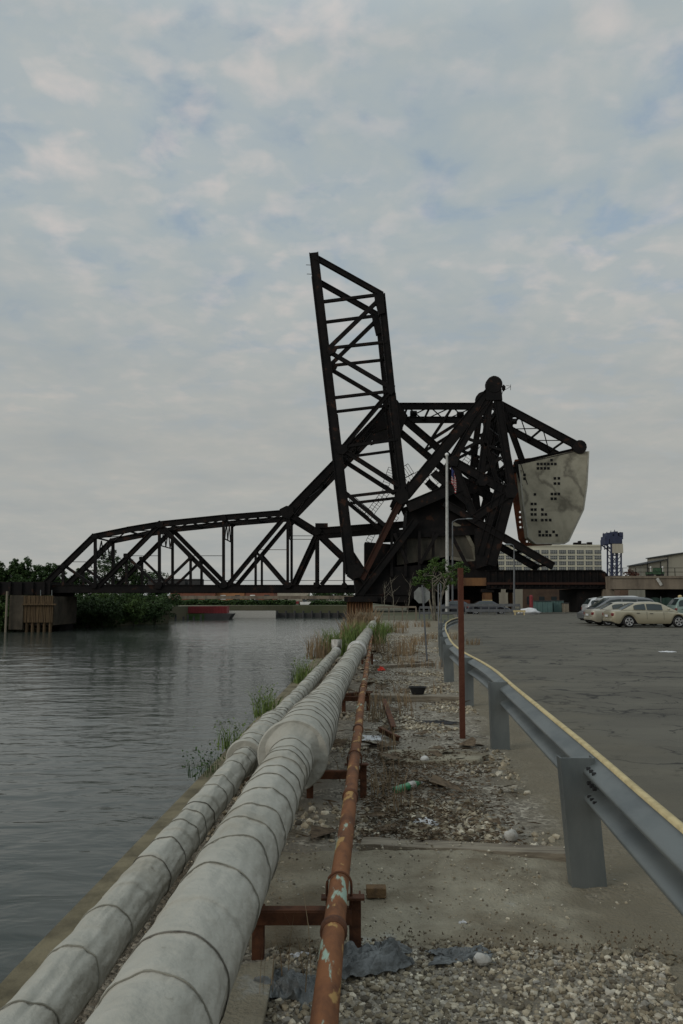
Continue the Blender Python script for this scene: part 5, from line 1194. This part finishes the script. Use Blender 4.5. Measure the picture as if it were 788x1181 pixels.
# dumpsters and far lot clutter
def container(px0, px1, pyt, Y, m, label, D_=1.6, cat='dumpster', name='dumpster'):
    x0, x1 = at(px0, 700, Y).x, at(px1, 700, Y).x; H = at(px0, pyt, Y).z
    t = thing(name, ((x0 + x1) / 2, Y, 0), label, cat, 'containers at the far side of the lot'); c = MB(); c.box(x0, x1, Y, Y + D_, .15, H); c.build('bin', M[m], t, bevel=.03)
    n = max(3, int((x1 - x0) / .5))
    for i in range(n + 1): c = MB(); xx = x0 + (x1 - x0 - .1) * i / n; c.box(xx, xx + .1, Y - .08, Y - .002, .2, H - .05); c.build('rib', M[m], t)
    c = MB(); c.box(x0 - .05, x1 + .05, Y - .1, Y + D_, H, H + .08); c.build('lid', M['slate'], t)
container(618, 637, 693.5, 88, 'teal', 'larger teal dumpster at the far side of the lot'); container(639, 650, 693, 89, 'teal', 'smaller teal dumpster with pale side near the abutment'); container(651, 656, 696, 88, 'wood', 'narrow brown bin right of the teal dumpsters', 1, 'bin', 'bin')
t = thing('red_post', (at(613, 700, 86).x, 86, 0), 'slim red metal post at the far side of the lot', 'post'); c = MB(); c.tube([(t.location.x, 86, 0), (t.location.x, 86, 1.9)], .2, 12); c.tube([(t.location.x, 86, 1.9), (t.location.x, 86, 2.05)], [.2, .1], 12); c.build('shaft', M['redpaint'], t)
t = thing('boat_cover', (at(606, 700, 84).x, 84, 0), 'low white sheet covered pile beside the yellow barrier', 'pile'); v, f = lumpy((t.location.x + .3, 84, .25), .7, 4, 3, .4, (1.6, .8, .6)); c = MB(); c.add(v, f, True); c.build('cover', M['litter'], t)
t = thing('yellow_barrier', (at(599, 708, 80).x, 80, 0), 'low yellow road barrier at the far side of the lot', 'barrier'); x0, x1 = at(592, 700, 80).x, at(606, 700, 80).x
c = MB(); c.beam((x0, 80, .42), (x1, 80, .42), .2, .08, (0, 1, 0)); c.build('board', M['yellow'], t)
for xx in (x0 + .15, x1 - .15):
    c = MB(); c.beam((xx, 79.8, 0), (xx, 80, .45), .06, .06); c.beam((xx, 80.2, 0), (xx, 80, .45), .06, .06); c.build('leg', M['yellow'], t)
def railing(xa, xb_, Y, zs, m, label, w=.1, n=6):
    x0, x1 = at(xa, 700, Y).x, at(xb_, 700, Y).x; t = thing('metal_railing', ((x0 + x1) / 2, Y, 0), label, 'railing', 'railings at the end of the verge'); c = MB()
    for z in zs: c.beam((x0, Y, z), (x1, Y, z), .05, w, (0, 0, 1)); 
    c.build('rail', m, t)
    for i in range(n + 1): xx = x0 + (x1 - x0) * i / n; c = MB(); c.beam((xx, Y + .06, 0), (xx, Y + .06, max(zs)), .09, .09); c.build('post', m, t)
railing(433, 480, 60, (1.05,), M['viaduct'], 'pale single railing at the end of the verge', .12, 3); railing(484, 528, 66, (.95, .5), M['polegrey'], 'short galvanised railing behind the octagonal sign', .2, 4)
railing(537, 600, 82, (1.0, .45), M['polegrey'], 'two rail galvanised barrier at the far edge of the lot', .28, 7)

# lamp posts
def lamp_post(px, pytop, Y, arm, label):
    b = at(px, 700, Y); b.z = 0; t = thing('street_lamp', b, label, 'street lamp', 'street lamps by the bridge'); top = at(px, pytop, Y); c = MB(); c.tube([b, top], [.12, .07], 10); c.build('pole', M['polegrey'], t)
    c = MB(); e = top + Vector((arm, 0, .35)); c.tube([top, top + Vector((arm * .35, 0, .3)), e], .05, 8); c.build('arm', M['polegrey'], t)
    c = MB(); v, f = lumpy(e + Vector((.3 * (1 if arm > 0 else -1), 0, 0)), .2, 2, 2, 0, (2.2, .9, .55)); c.add(v, f, True); c.build('lamp_head', M['galv'], t)
lamp_post(522, 602, 90, 1.6, 'street lamp with curved arm just right of the flagpole'); lamp_post(593, 632, 84, -.3, 'thin lone street lamp pole before the black girder')

# ------------------------------------------------------------------ vehicles (nose towards +x)
def loft(secs, m=20):  # secs: list of (x, [(y,z)...]) same count
    vs, fs = [], []; n = len(secs[0][1])
    for x, pr in secs: vs += [(x + 0, y, z) for y, z in pr]
    for i in range(len(secs) - 1):
        for k in range(n - 1): fs.append((i*n+k, i*n+k+1, (i+1)*n+k+1, (i+1)*n+k))
    fs.append(tuple(range(n))); fs.append(tuple(range((len(secs)-1)*n, len(secs)*n))[::-1]); return vs, fs
def interp(tab, x):
    for (a, b), (c_, d) in zip(tab, tab[1:]):
        if a <= x <= c_: return b + (d - b) * (x - a) / (c_ - a) if c_ > a else b
    return tab[0][1] if x < tab[0][0] else tab[-1][1]
def car(name, label, cat, loc, paint, Lc, Wc, H, belt, roof, wheels, wr, glass_x, flip=False):
    """belt: shoulder height table along x; roof: roof line table; glass_x: (x0, x1, [pillar xs])"""
    t = thing(name, loc, label, cat, 'cars parked in the lot'); o = Vector(loc); hw = Wc / 2
    def P(x, y, z): return (o.x + x, o.y + y, o.z + z)
    xs = sorted(set([0, .04, .1, .2, .35, Lc - .4, Lc - .22, Lc - .1, Lc - .03, Lc] + [Lc * i / 40 for i in range(1, 40)]))
    # lower body with wheel arches cut in the side profile
    vs, fs = [], []; cols = []
    for x in xs:
        b = interp(belt, x); e = min(x / .3, (Lc - x) / .45, 1); e = max(e, 0); w = hw * (0.84 + .16 * (1 - (1 - e) ** 2)); zb_ = .22 + .14 * (1 - e)
        for wx in wheels:
            d = abs(x - wx)
            if d < wr + .06: zb_ = max(zb_, math.sqrt(max(0, (wr + .06) ** 2 - d * d)) + wr - .0)
        zb_ = min(zb_, b - .12); mid = zb_ + (b - zb_) * .55
        pr = [(-w + .05, zb_), (-w, zb_ + (mid - zb_) * .3), (-w - .005, mid), (-w + .035, b - .06), (-w + .10, b), (0, b + .03), (w - .10, b), (w - .035, b - .06), (w + .005, mid), (w, zb_ + (mid - zb_) * .3), (w - .05, zb_)]
        cols.append((x, pr))
    v, f = loft(cols); c = MB(); c.add([P(*q) for q in v], f, True); body = c.build('body', paint, t); body.modifiers.new('sub', 'SUBSURF').levels = 1; body.modifiers['sub'].render_levels = 1
    c = MB(); c.box(o.x + .25, o.x + Lc - .25, o.y - hw + .14, o.y + hw - .14, o.z + .2, o.z + .62); c.build('underbody', M['black'], body)
    # greenhouse
    gx0, gx1, pil = glass_x; gxs = [gx0 + (gx1 - gx0) * i / 22 for i in range(23)]; cols = []
    for x in gxs:
        b = interp(belt, x) - .02; r_ = interp(roof, x); k = (r_ - b) / max(.01, H - b); wt = hw - .10 - .20 * max(0, k)
        cols.append((x, [(-hw + .09, b), (-wt - .02, b + (r_ - b) * .8), (-wt + .06, r_ - .01), (-wt + .2, r_ + .02), (0, r_ + .035), (wt - .2, r_ + .02), (wt - .06, r_ - .01), (wt + .02, b + (r_ - b) * .8), (hw - .09, b)]))
    v, f = loft(cols); c = MB(); c.add([P(*q) for q in v], f, True); c.build('cabin', paint, t)
    # side windows, windscreen, rear glass as panes a few mm proud
    for s in (-1, 1):
        for xa, xb_ in pil:
            c = MB(); N_ = 8; up, lo = [], []
            for i in range(N_ + 1):
                x = xa + (xb_ - xa) * i / N_; b = interp(belt, x) + .04; r_ = interp(roof, x); k = (r_ - interp(belt, x)) / max(.01, H - interp(belt, x)); wt = hw - .10 - .20 * max(0, k); zt_ = interp(belt, x) - .02 + (r_ - interp(belt, x) + .02) * .80
                if zt_ < b + .02: zt_ = b + .02
                lo.append(P(x, s * (hw - .083), b)); up.append(P(x, s * (wt + .028), zt_))
            c.add(lo + up, [(i, i + 1, N_ + 2 + i, N_ + 1 + i) for i in range(N_)]); c.build('side_window', M['carglass'], t)
    def slope(x0_, x1_, name):
        c = MB(); vs = []
        for x in (x0_, (x0_ + x1_) / 2, x1_):
            r_ = interp(roof, x); b = interp(belt, x); k = (r_ - b) / max(.01, H - b); wt = hw - .14 - .20 * max(0, k); vs += [P(x, y, r_ + .012 + .035 * (1 - abs(y) / hw)) for y in (-wt + .08, -wt / 2, 0, wt / 2, wt - .08)]
        c.add(vs, [(j*5+i, j*5+i+1, j*5+i+6, j*5+i+5) for j in range(2) for i in range(4)]); c.build(name, M['carglass'], t)
    ra = [q for q in roof if q[1] > H - .12]; slope(gx0 + .06, ra[0][0] - .03, 'rear_window'); slope(ra[-1][0] + .03, gx1 - .06, 'windscreen')
    for wx in wheels:
        for s in (-1, 1):
            wh = MB(); y0 = s * (hw - .22); y1 = s * (hw - .01); wh.tube([P(wx, y0, wr), P(wx, y0 + (y1 - y0) * .1, wr), P(wx, y1 - (y1 - y0) * .12, wr), P(wx, y1, wr)], [wr - .03, wr, wr, wr - .05], 28); w_ = wh.build('wheel', M['black'], t)
            rm = MB(); rim = wr * .66; rm.tube([P(wx, y1 - s * .02, wr), P(wx, y1 + s * .004, wr)], [rim * .3, rim * .24], 12)
            for k in range(5):
                a = 2 * math.pi * k / 5 + .3; rm.beam(P(wx, y1 + s * .0, wr), P(wx + math.cos(a) * rim, y1 - s * .0, wr + math.sin(a) * rim), .075, .02, (0, 1, 0))
            ring = [P(wx + math.cos(a) * rim, y1 - s * .0, wr + math.sin(a) * rim) for a in [2 * math.pi * i / 24 for i in range(25)]]; rm.tube(ring, .018, 6, False); rm.build('rim', M['chrome'], w_)
    # lights, bumpers, mirrors, handles, door seams
    for s in (-1, 1):
        zt_ = interp(belt, .1)
        c = MB(); c.box(o.x - .006 if False else o.x + .0, o.x + .20, o.y + s * (hw - .13) - .07, o.y + s * (hw - .13) + .07, zt_ - .26, zt_ - .09); c.build('tail_light', M['tail'], t, bevel=.02)
        c = MB(); zh = interp(belt, Lc - .15); c.box(o.x + Lc - .3, o.x + Lc - .06, o.y + s * (hw - .2) - .1, o.y + s * (hw - .2) + .1, zh - .22, zh - .08); c.build('headlight', M['chrome'], t, bevel=.02)
        c = MB(); xm = gx1 - .62; q = P(xm, s * (hw + .07), interp(belt, xm) + .10); v, f = lumpy(q, .1, 1, 2, 0, (.9, .9, .65)); c.add(v, f, True); c.build('mirror', paint, t)
        c = MB()
        for xa, xb_ in pil:
            x = xb_ + .03; zz = interp(belt, x) - .05; c.beam(P(x, s * (hw + .004), zz - .45), P(x, s * (hw - .01), zz), .012, .006)
            c.beam(P(xa + .12, s * (hw + .012), zz - .10), P(xa + .30, s * (hw + .012), zz - .10), .03, .02)
        c.build('door_trim', M['black'], t)
    c = MB(); c.box(o.x - .03, o.x + .12, o.y - hw + .16, o.y + hw - .16, o.z + .34, o.z + .5); c.build('rear_bumper', paint, t, bevel=.04)
    c = MB(); c.box(o.x - .036, o.x - .028, o.y - .26, o.y + .26, o.z + .6, o.z + .72); c.build('licence_plate', M['litter'], t)
    if flip: t.rotation_euler.z = math.pi; t.location.x += Lc
    return t
M['carglass'] = mat('car_glass', (0.025, 0.035, 0.035), (0.02, 0.028, 0.028), .5, .08, 0, spec=.5)
M['chrome'] = mat('bright_alloy', (.55, .55, .55), (.45, .45, .45), 2, .3, 0, metal=.8)
M['tail'] = mat('red_lens', (.16, .02, .02), (.2, .015, .02), 2, .25, 0, spec=.6)
def paintm(n, c): 
    m = mat(n, c, tuple(x * .93 for x in c), .7, .35, 0, metal=.25, spec=.5); m.node_tree.nodes['Principled BSDF'].inputs['Coat Weight'].default_value = .5; return m
gold = paintm('champagne_gold_paint', (.30, .27, .19)); beigep = paintm('light_beige_paint', (.30, .28, .22)); silver = paintm('dark_silver_paint', (.11, .115, .12)); whitep = paintm('white_car_paint', (.45, .46, .46)); dk = paintm('dark_navy_paint', (.02, .022, .03))
sed_b = [(0, .88), (.15, .98), (.9, 1.0), (3.3, .94), (3.7, .90), (4.5, .74), (4.87, .6)]
sed_r = [(.62, .98), (1.45, 1.37), (1.9, 1.44), (2.5, 1.45), (2.9, 1.41), (3.85, .93)]
sed_g = (.55, 3.85, [(1.3, 1.98), (2.06, 2.95), ])
c0 = gnd(703, 724.5)
LX0 = at(703, 700, c0.y).x + .15
def sx_(px, Y): return at(px, 700, Y).x
car('parked_car', 'champagne gold sedan nearest the camera, side on with red tail light', 'car', (LX0, c0.y + .95, .03), gold, 4.87, 1.8, 1.45, sed_b, sed_r, (.98, 3.83), .33, sed_g)
car('parked_car', 'light beige sedan parked just behind the champagne gold sedan', 'car', (sx_(681.5, c0.y + 3.2), c0.y + 3.9, .03), beigep, 4.8, 1.8, 1.42, sed_b, [(a, min(b, 1.42)) for a, b in sed_r], (.98, 3.75), .32, sed_g)
van_b = [(0, 1.0), (.1, 1.08), (3.6, 1.02), (4.2, .98), (4.8, .82), (5.1, .66)]
van_r = [(.02, 1.08), (.45, 1.64), (.9, 1.72), (2.6, 1.76), (3.2, 1.68), (4.3, 1.0)]
car('parked_minivan', 'dark silver minivan parked between the beige sedan and the white van', 'minivan', (sx_(671, c0.y + 7.0), c0.y + 7.4, .03), silver, 5.0, 1.95, 1.76, van_b, van_r, (1.0, 4.1), .35, (.02, 4.3, [(.3, 1.4), (1.48, 2.4), (2.48, 3.5)]), flip=True)
bv_b = [(0, 1.05), (.1, 1.12), (3.0, 1.08), (3.6, 1.0), (4.1, .85), (4.3, .7)]
bv_r = [(.0, 1.12), (.12, 1.62), (.4, 1.78), (2.6, 1.82), (2.9, 1.76), (3.6, 1.02)]
car('parked_van', 'white van with rounded roof behind the dark silver minivan', 'van', (sx_(688, c0.y + 11.5), c0.y + 11.5, .03), whitep, 4.3, 1.9, 1.82, bv_b, bv_r, (.9, 3.5), .35, (.0, 3.6, [(2.1, 2.9)]))
suv_r = [(.02, 1.1), (.4, 1.6), (.8, 1.7), (2.6, 1.7), (3.0, 1.64), (3.7, 1.05)]
car('parked_suv', 'white sport utility vehicle with red tail light at the far left of the parked row', 'suv', (sx_(674, c0.y + 16), c0.y + 16, .03), whitep, 4.6, 1.85, 1.7, [(0, 1.0), (.1, 1.08), (3.2, 1.05), (4.0, .95), (4.6, .75)], suv_r, (.9, 3.6), .36, (.02, 3.7, [(.3, 1.2), (1.3, 2.1), (2.2, 3.1)]))
car('parked_pickup', 'pale green vehicle partly cut by the right edge behind the gold sedan', 'car', (sx_(773, 58), 58, .03), paintm('pale_green_paint', (.16, .22, .19)), 5.0, 1.9, 1.75, van_b[:5] + [(5.0, .7)], van_r, (1.0, 4.0), .36, (.02, 4.3, [(.3, 1.4), (1.48, 2.4), (2.48, 3.5)]))
car('parked_car', 'dark navy car parked under the girder left of the yellow stained column', 'car', (sx_(541, 84), 86, 0), dk, 4.6, 1.75, 1.42, [(a * .944, b) for a, b in sed_b], [(a * .94, min(b, 1.42)) for a, b in sed_r], (.92, 3.6), .32, (.52, 3.6, [(1.25, 1.88), (1.95, 2.78)]))
car('parked_car', 'small dark car behind the flagpole foot and the small tree', 'car', (sx_(519, 78), 88, 0), dk, 4.6, 1.75, 1.42, [(a * .944, b) for a, b in sed_b], [(a * .94, min(b, 1.42)) for a, b in sed_r], (.92, 3.6), .32, (.52, 3.6, [(1.25, 1.88), (1.95, 2.78)]))

# ------------------------------------------------------------------ far bank
t = thing('road_viaduct', (at(300, 690, 225).x, 225, 0), 'low pale concrete road viaduct across the far river bank', 'viaduct')
c = MB(); a, b2 = at(150, 690, 225), at(470, 690, 225); c.box(a.x, b2.x, 225, 235, at(0, 690.8, 225).z, at(0, 687.2, 225).z); c.build('road_beam', M['viaduct'], t)
for px in (204, 226, 248, 270, 291, 312, 330, 350, 355, 370, 392):
    c = MB(); q = at(px, 700, 226); c.box(q.x - .35, q.x + .35, 226, 228, -.06, at(0, 690.8, 225).z); c.build('column', M['palewrap'] if px > 340 else M['viaduct'], t)
def simple_building(px0, px1, pt, Y, m, label, roofm='slate', wins=True):
    x0, x1 = at(px0, 700, Y).x, at(px1, 700, Y).x; H = at(0, pt, Y).z; t = thing('distant_building', ((x0 + x1) / 2, Y, 0), label, 'building', 'buildings beyond the far bank'); c = MB(); c.box(x0, x1, Y, Y + 15, 0, H); c.build('wall', M[m], t)
    c = MB(); c.box(x0 - .3, x1 + .3, Y - .3, Y + 15.3, H + .002, H + .4); c.build('roof', M[roofm], t)
    if wins:
        n = max(2, int((x1 - x0) / 4))
        for i in range(n): xx = x0 + (x1 - x0) * (i + .5) / n; c = MB(); c.box(xx - .9, xx + .9, Y - .08, Y - .01, H - 2.6, H - 1.0); c.build('window', M['white'] if i % 3 == 0 else M['glass'], t)
simple_building(196, 248, 683.5, 280, 'redbrick', 'low red brick building beyond the viaduct, left part'); simple_building(249, 282, 683, 282, 'orangebrick', 'low orange brick building between the red brick ones', 'slate'); simple_building(283, 316, 682.8, 281, 'redbrick', 'red brick building right of the orange brick one'); simple_building(317, 356, 682.5, 300, 'beige', 'low pale building left of the small trees', 'frame', False)
simple_building(357, 366, 692.5, 245, 'office', 'tiny cream building under the road viaduct')
t = thing('red_container', (at(334, 700, 214).x, 214, -.06), 'long red container in the grass on the far bank', 'container'); c = MB(); c.box(at(320, 700, 214).x, at(348, 700, 214).x, 214, 217, .2, at(0, 693.5, 214).z); c.build('container_shell', M['redpaint'], t)
for i in range(10): c = MB(); xx = at(320.5 + i * 3, 700, 214).x; c.box(xx, xx + .15, 213.9, 213.99, .25, at(0, 694, 214).z); c.build('rib', M['redpaint'], t)
# red barge
x0, x1 = at(193, 700, 178).x, at(262, 700, 178).x; t = thing('red_barge', ((x0 + x1) / 2, 178, WZ), 'long red barge moored at the far bank', 'barge')
c = MB(); z0, z1 = at(0, 707.3, 178).z, at(0, 699.3, 178).z; n = 40; pts = []
for i in range(n): a = x0 + (x1 - x0) * i / n; c.box(a, a + (x1 - x0) / n - .06, 178 + (.0 if i % 2 else .12), 182, z0, z1)
c.build('cargo_box', M['redpaint'], t)
c = MB(); xa, xb_ = at(236, 700, 177).x, at(268, 700, 177).x; c.prism([Vector((xa, 177, WZ - .3)), Vector((xb_ - 1, 177, WZ - .3)), Vector((xb_, 177, z0 - .1)), Vector((xa, 177, z0 - .1))], (0, 6, 0)); c.build('hull', M['slate'], t)
c = MB(); c.box(x0, xa, 177.6, 183, WZ - .3, z0 - .1); c.build('grassy_fender', M['leaf'], t)
for k, px in enumerate((203, 212, 217, 224, 232)):
    c = MB(); q = at(px, 700, 172); c.tube([(q.x, 172, WZ - 1), (q.x, 172, WZ + (1.1 if k % 2 == 0 else .7))], .22, 8); tag(c.build('mooring_post', M['slate']), 'short dark mooring post standing in the water before the red barge', 'post', 'mooring posts before the red barge')
# bulkhead along the far bank
t = thing('bulkhead', (at(330, 712, 196).x, 194, WZ), 'low pale concrete and dark timber bulkhead on the far shore', 'bulkhead')
c = MB(); c.box(at(258, 700, 191).x, at(318, 700, 191).x, 191, 192.5, WZ - .5, at(0, 704.5, 191).z); c.build('concrete_face', M['palewrap'], t)
c = MB(); c.box(at(318.2, 700, 194).x, at(412, 700, 194).x, 194, 195, WZ - .5, at(0, 707, 194).z); c.build('timber_face', M['slate'], t)
for i in range(9): c = MB(); q = at(320 + i * 10, 700, 193.6); c.tube([(q.x, 193.6, WZ - 1), (q.x, 193.6, WZ + 1.6)], .25, 8); c.build('pile', M['slate'], t)
# far bank greenery
def mass(px0, px1, Y, z0, z1, n, leaf, label, m, seed, name='bank_shrubs'):
    rnd = random.Random(seed); c = MB(); x0, x1 = at(px0, 700, Y).x, at(px1, 700, Y).x
    for _ in range(n):
        x = rnd.uniform(x0, x1); h = z1 * (.65 + .5 * (.5 + noise.noise(Vector((x * .25, seed, 0))))); p = Vector((x, Y + rnd.uniform(0, 5), z0 + (h - z0) * rnd.random() ** .7))
        a = Vector((rnd.gauss(0, 1), rnd.gauss(0, 1), rnd.gauss(0, .6))).normalized() * leaf; b = Vector((rnd.gauss(0, 1), rnd.gauss(0, 1), rnd.gauss(0, .6))).normalized() * leaf * .6; c.add([p - a, p + b, p + a, p - b], [(0, 1, 2, 3)])
    tag(c.build(name, M[m], recalc=False), label, 'shrubs', kind='stuff')
mass(190, 340, 205, -.1, 1.3, 9000, .35, 'green scrub on the far bank below the viaduct', 'leaf', 1); mass(190, 405, 200, -2.2, -.2, 7000, .3, 'light green grass slope on the far shore', 'leaf2', 2, 'bank_grass'); mass(345, 412, 210, -.1, 1.0, 3500, .35, 'dark scrub behind the timber bulkhead', 'leaf', 3)
for k, px in enumerate((366, 378, 390, 402)):
    b = at(px, 690, 290); b.z = 0; tree('distant_tree', b, 4.9, 5.5, ('first', 'second', 'third', 'fourth')[k] + ' small tree from the left on the skyline under the bridge heel', 400 + k, 'leaf', 900, .4, 'skyline trees under the bridge', low=.4)
for k, (px, Y, m) in enumerate(((288, 207, 'white'), (296, 207, 'white'), (352, 203, 'white'))):
    b = at(px, 702, Y); lab = ('leftmost small white boat pulled up on the far bank', 'small white boat beside the leftmost white boat', 'white boat below the viaduct columns')[k]; t = thing('small_boat', (b.x, Y, -.1), lab, 'boat', 'boats on the far bank')
    c = MB(); c.prism([Vector((b.x - 1.2, Y - 1, .1)), Vector((b.x + .9, Y - 1, .1)), Vector((b.x + 1.6, Y - 1, .8)), Vector((b.x - 1.3, Y - 1, .8))], (0, 1.4, 0)); c.build('hull', M[m], t); c = MB(); c.box(b.x - .5, b.x + .4, Y - .8, Y + .2, .8, 1.4); c.build('cabin', M['glass'], t)
# litter on asphalt
crumple('white_litter', 770, 753, .45, .35, .05, 'litter', 'flattened white litter on the asphalt in front of the gold sedan', 'litter', 2.2, 10, 0, .03)
# far freight wagons on the elevated line behind the truss
t = thing('freight_wagon', (at(206, 672, 150).x, 150, 0), 'dark flat topped freight wagon seen through the truss', 'wagon'); z_ = at(0, 680, 150).z
for k, (pa, pb) in enumerate(((188, 228), (231, 245))):
    c = MB(); c.box(at(pa, 0, 150).x, at(pb, 0, 150).x, 150, 153, z_ + .7, at(0, 667.5, 150).z); c.build('box', M['slate'], t, bevel=.1)
    for f_ in (.15, .3, .7, .85): c = MB(); xx = at(pa + (pb - pa) * f_, 0, 150).x; c.tube([(xx, 149.9, z_ + .45), (xx, 150.1, z_ + .45)], .45, 14); c.build('wheel', M['black'], t)
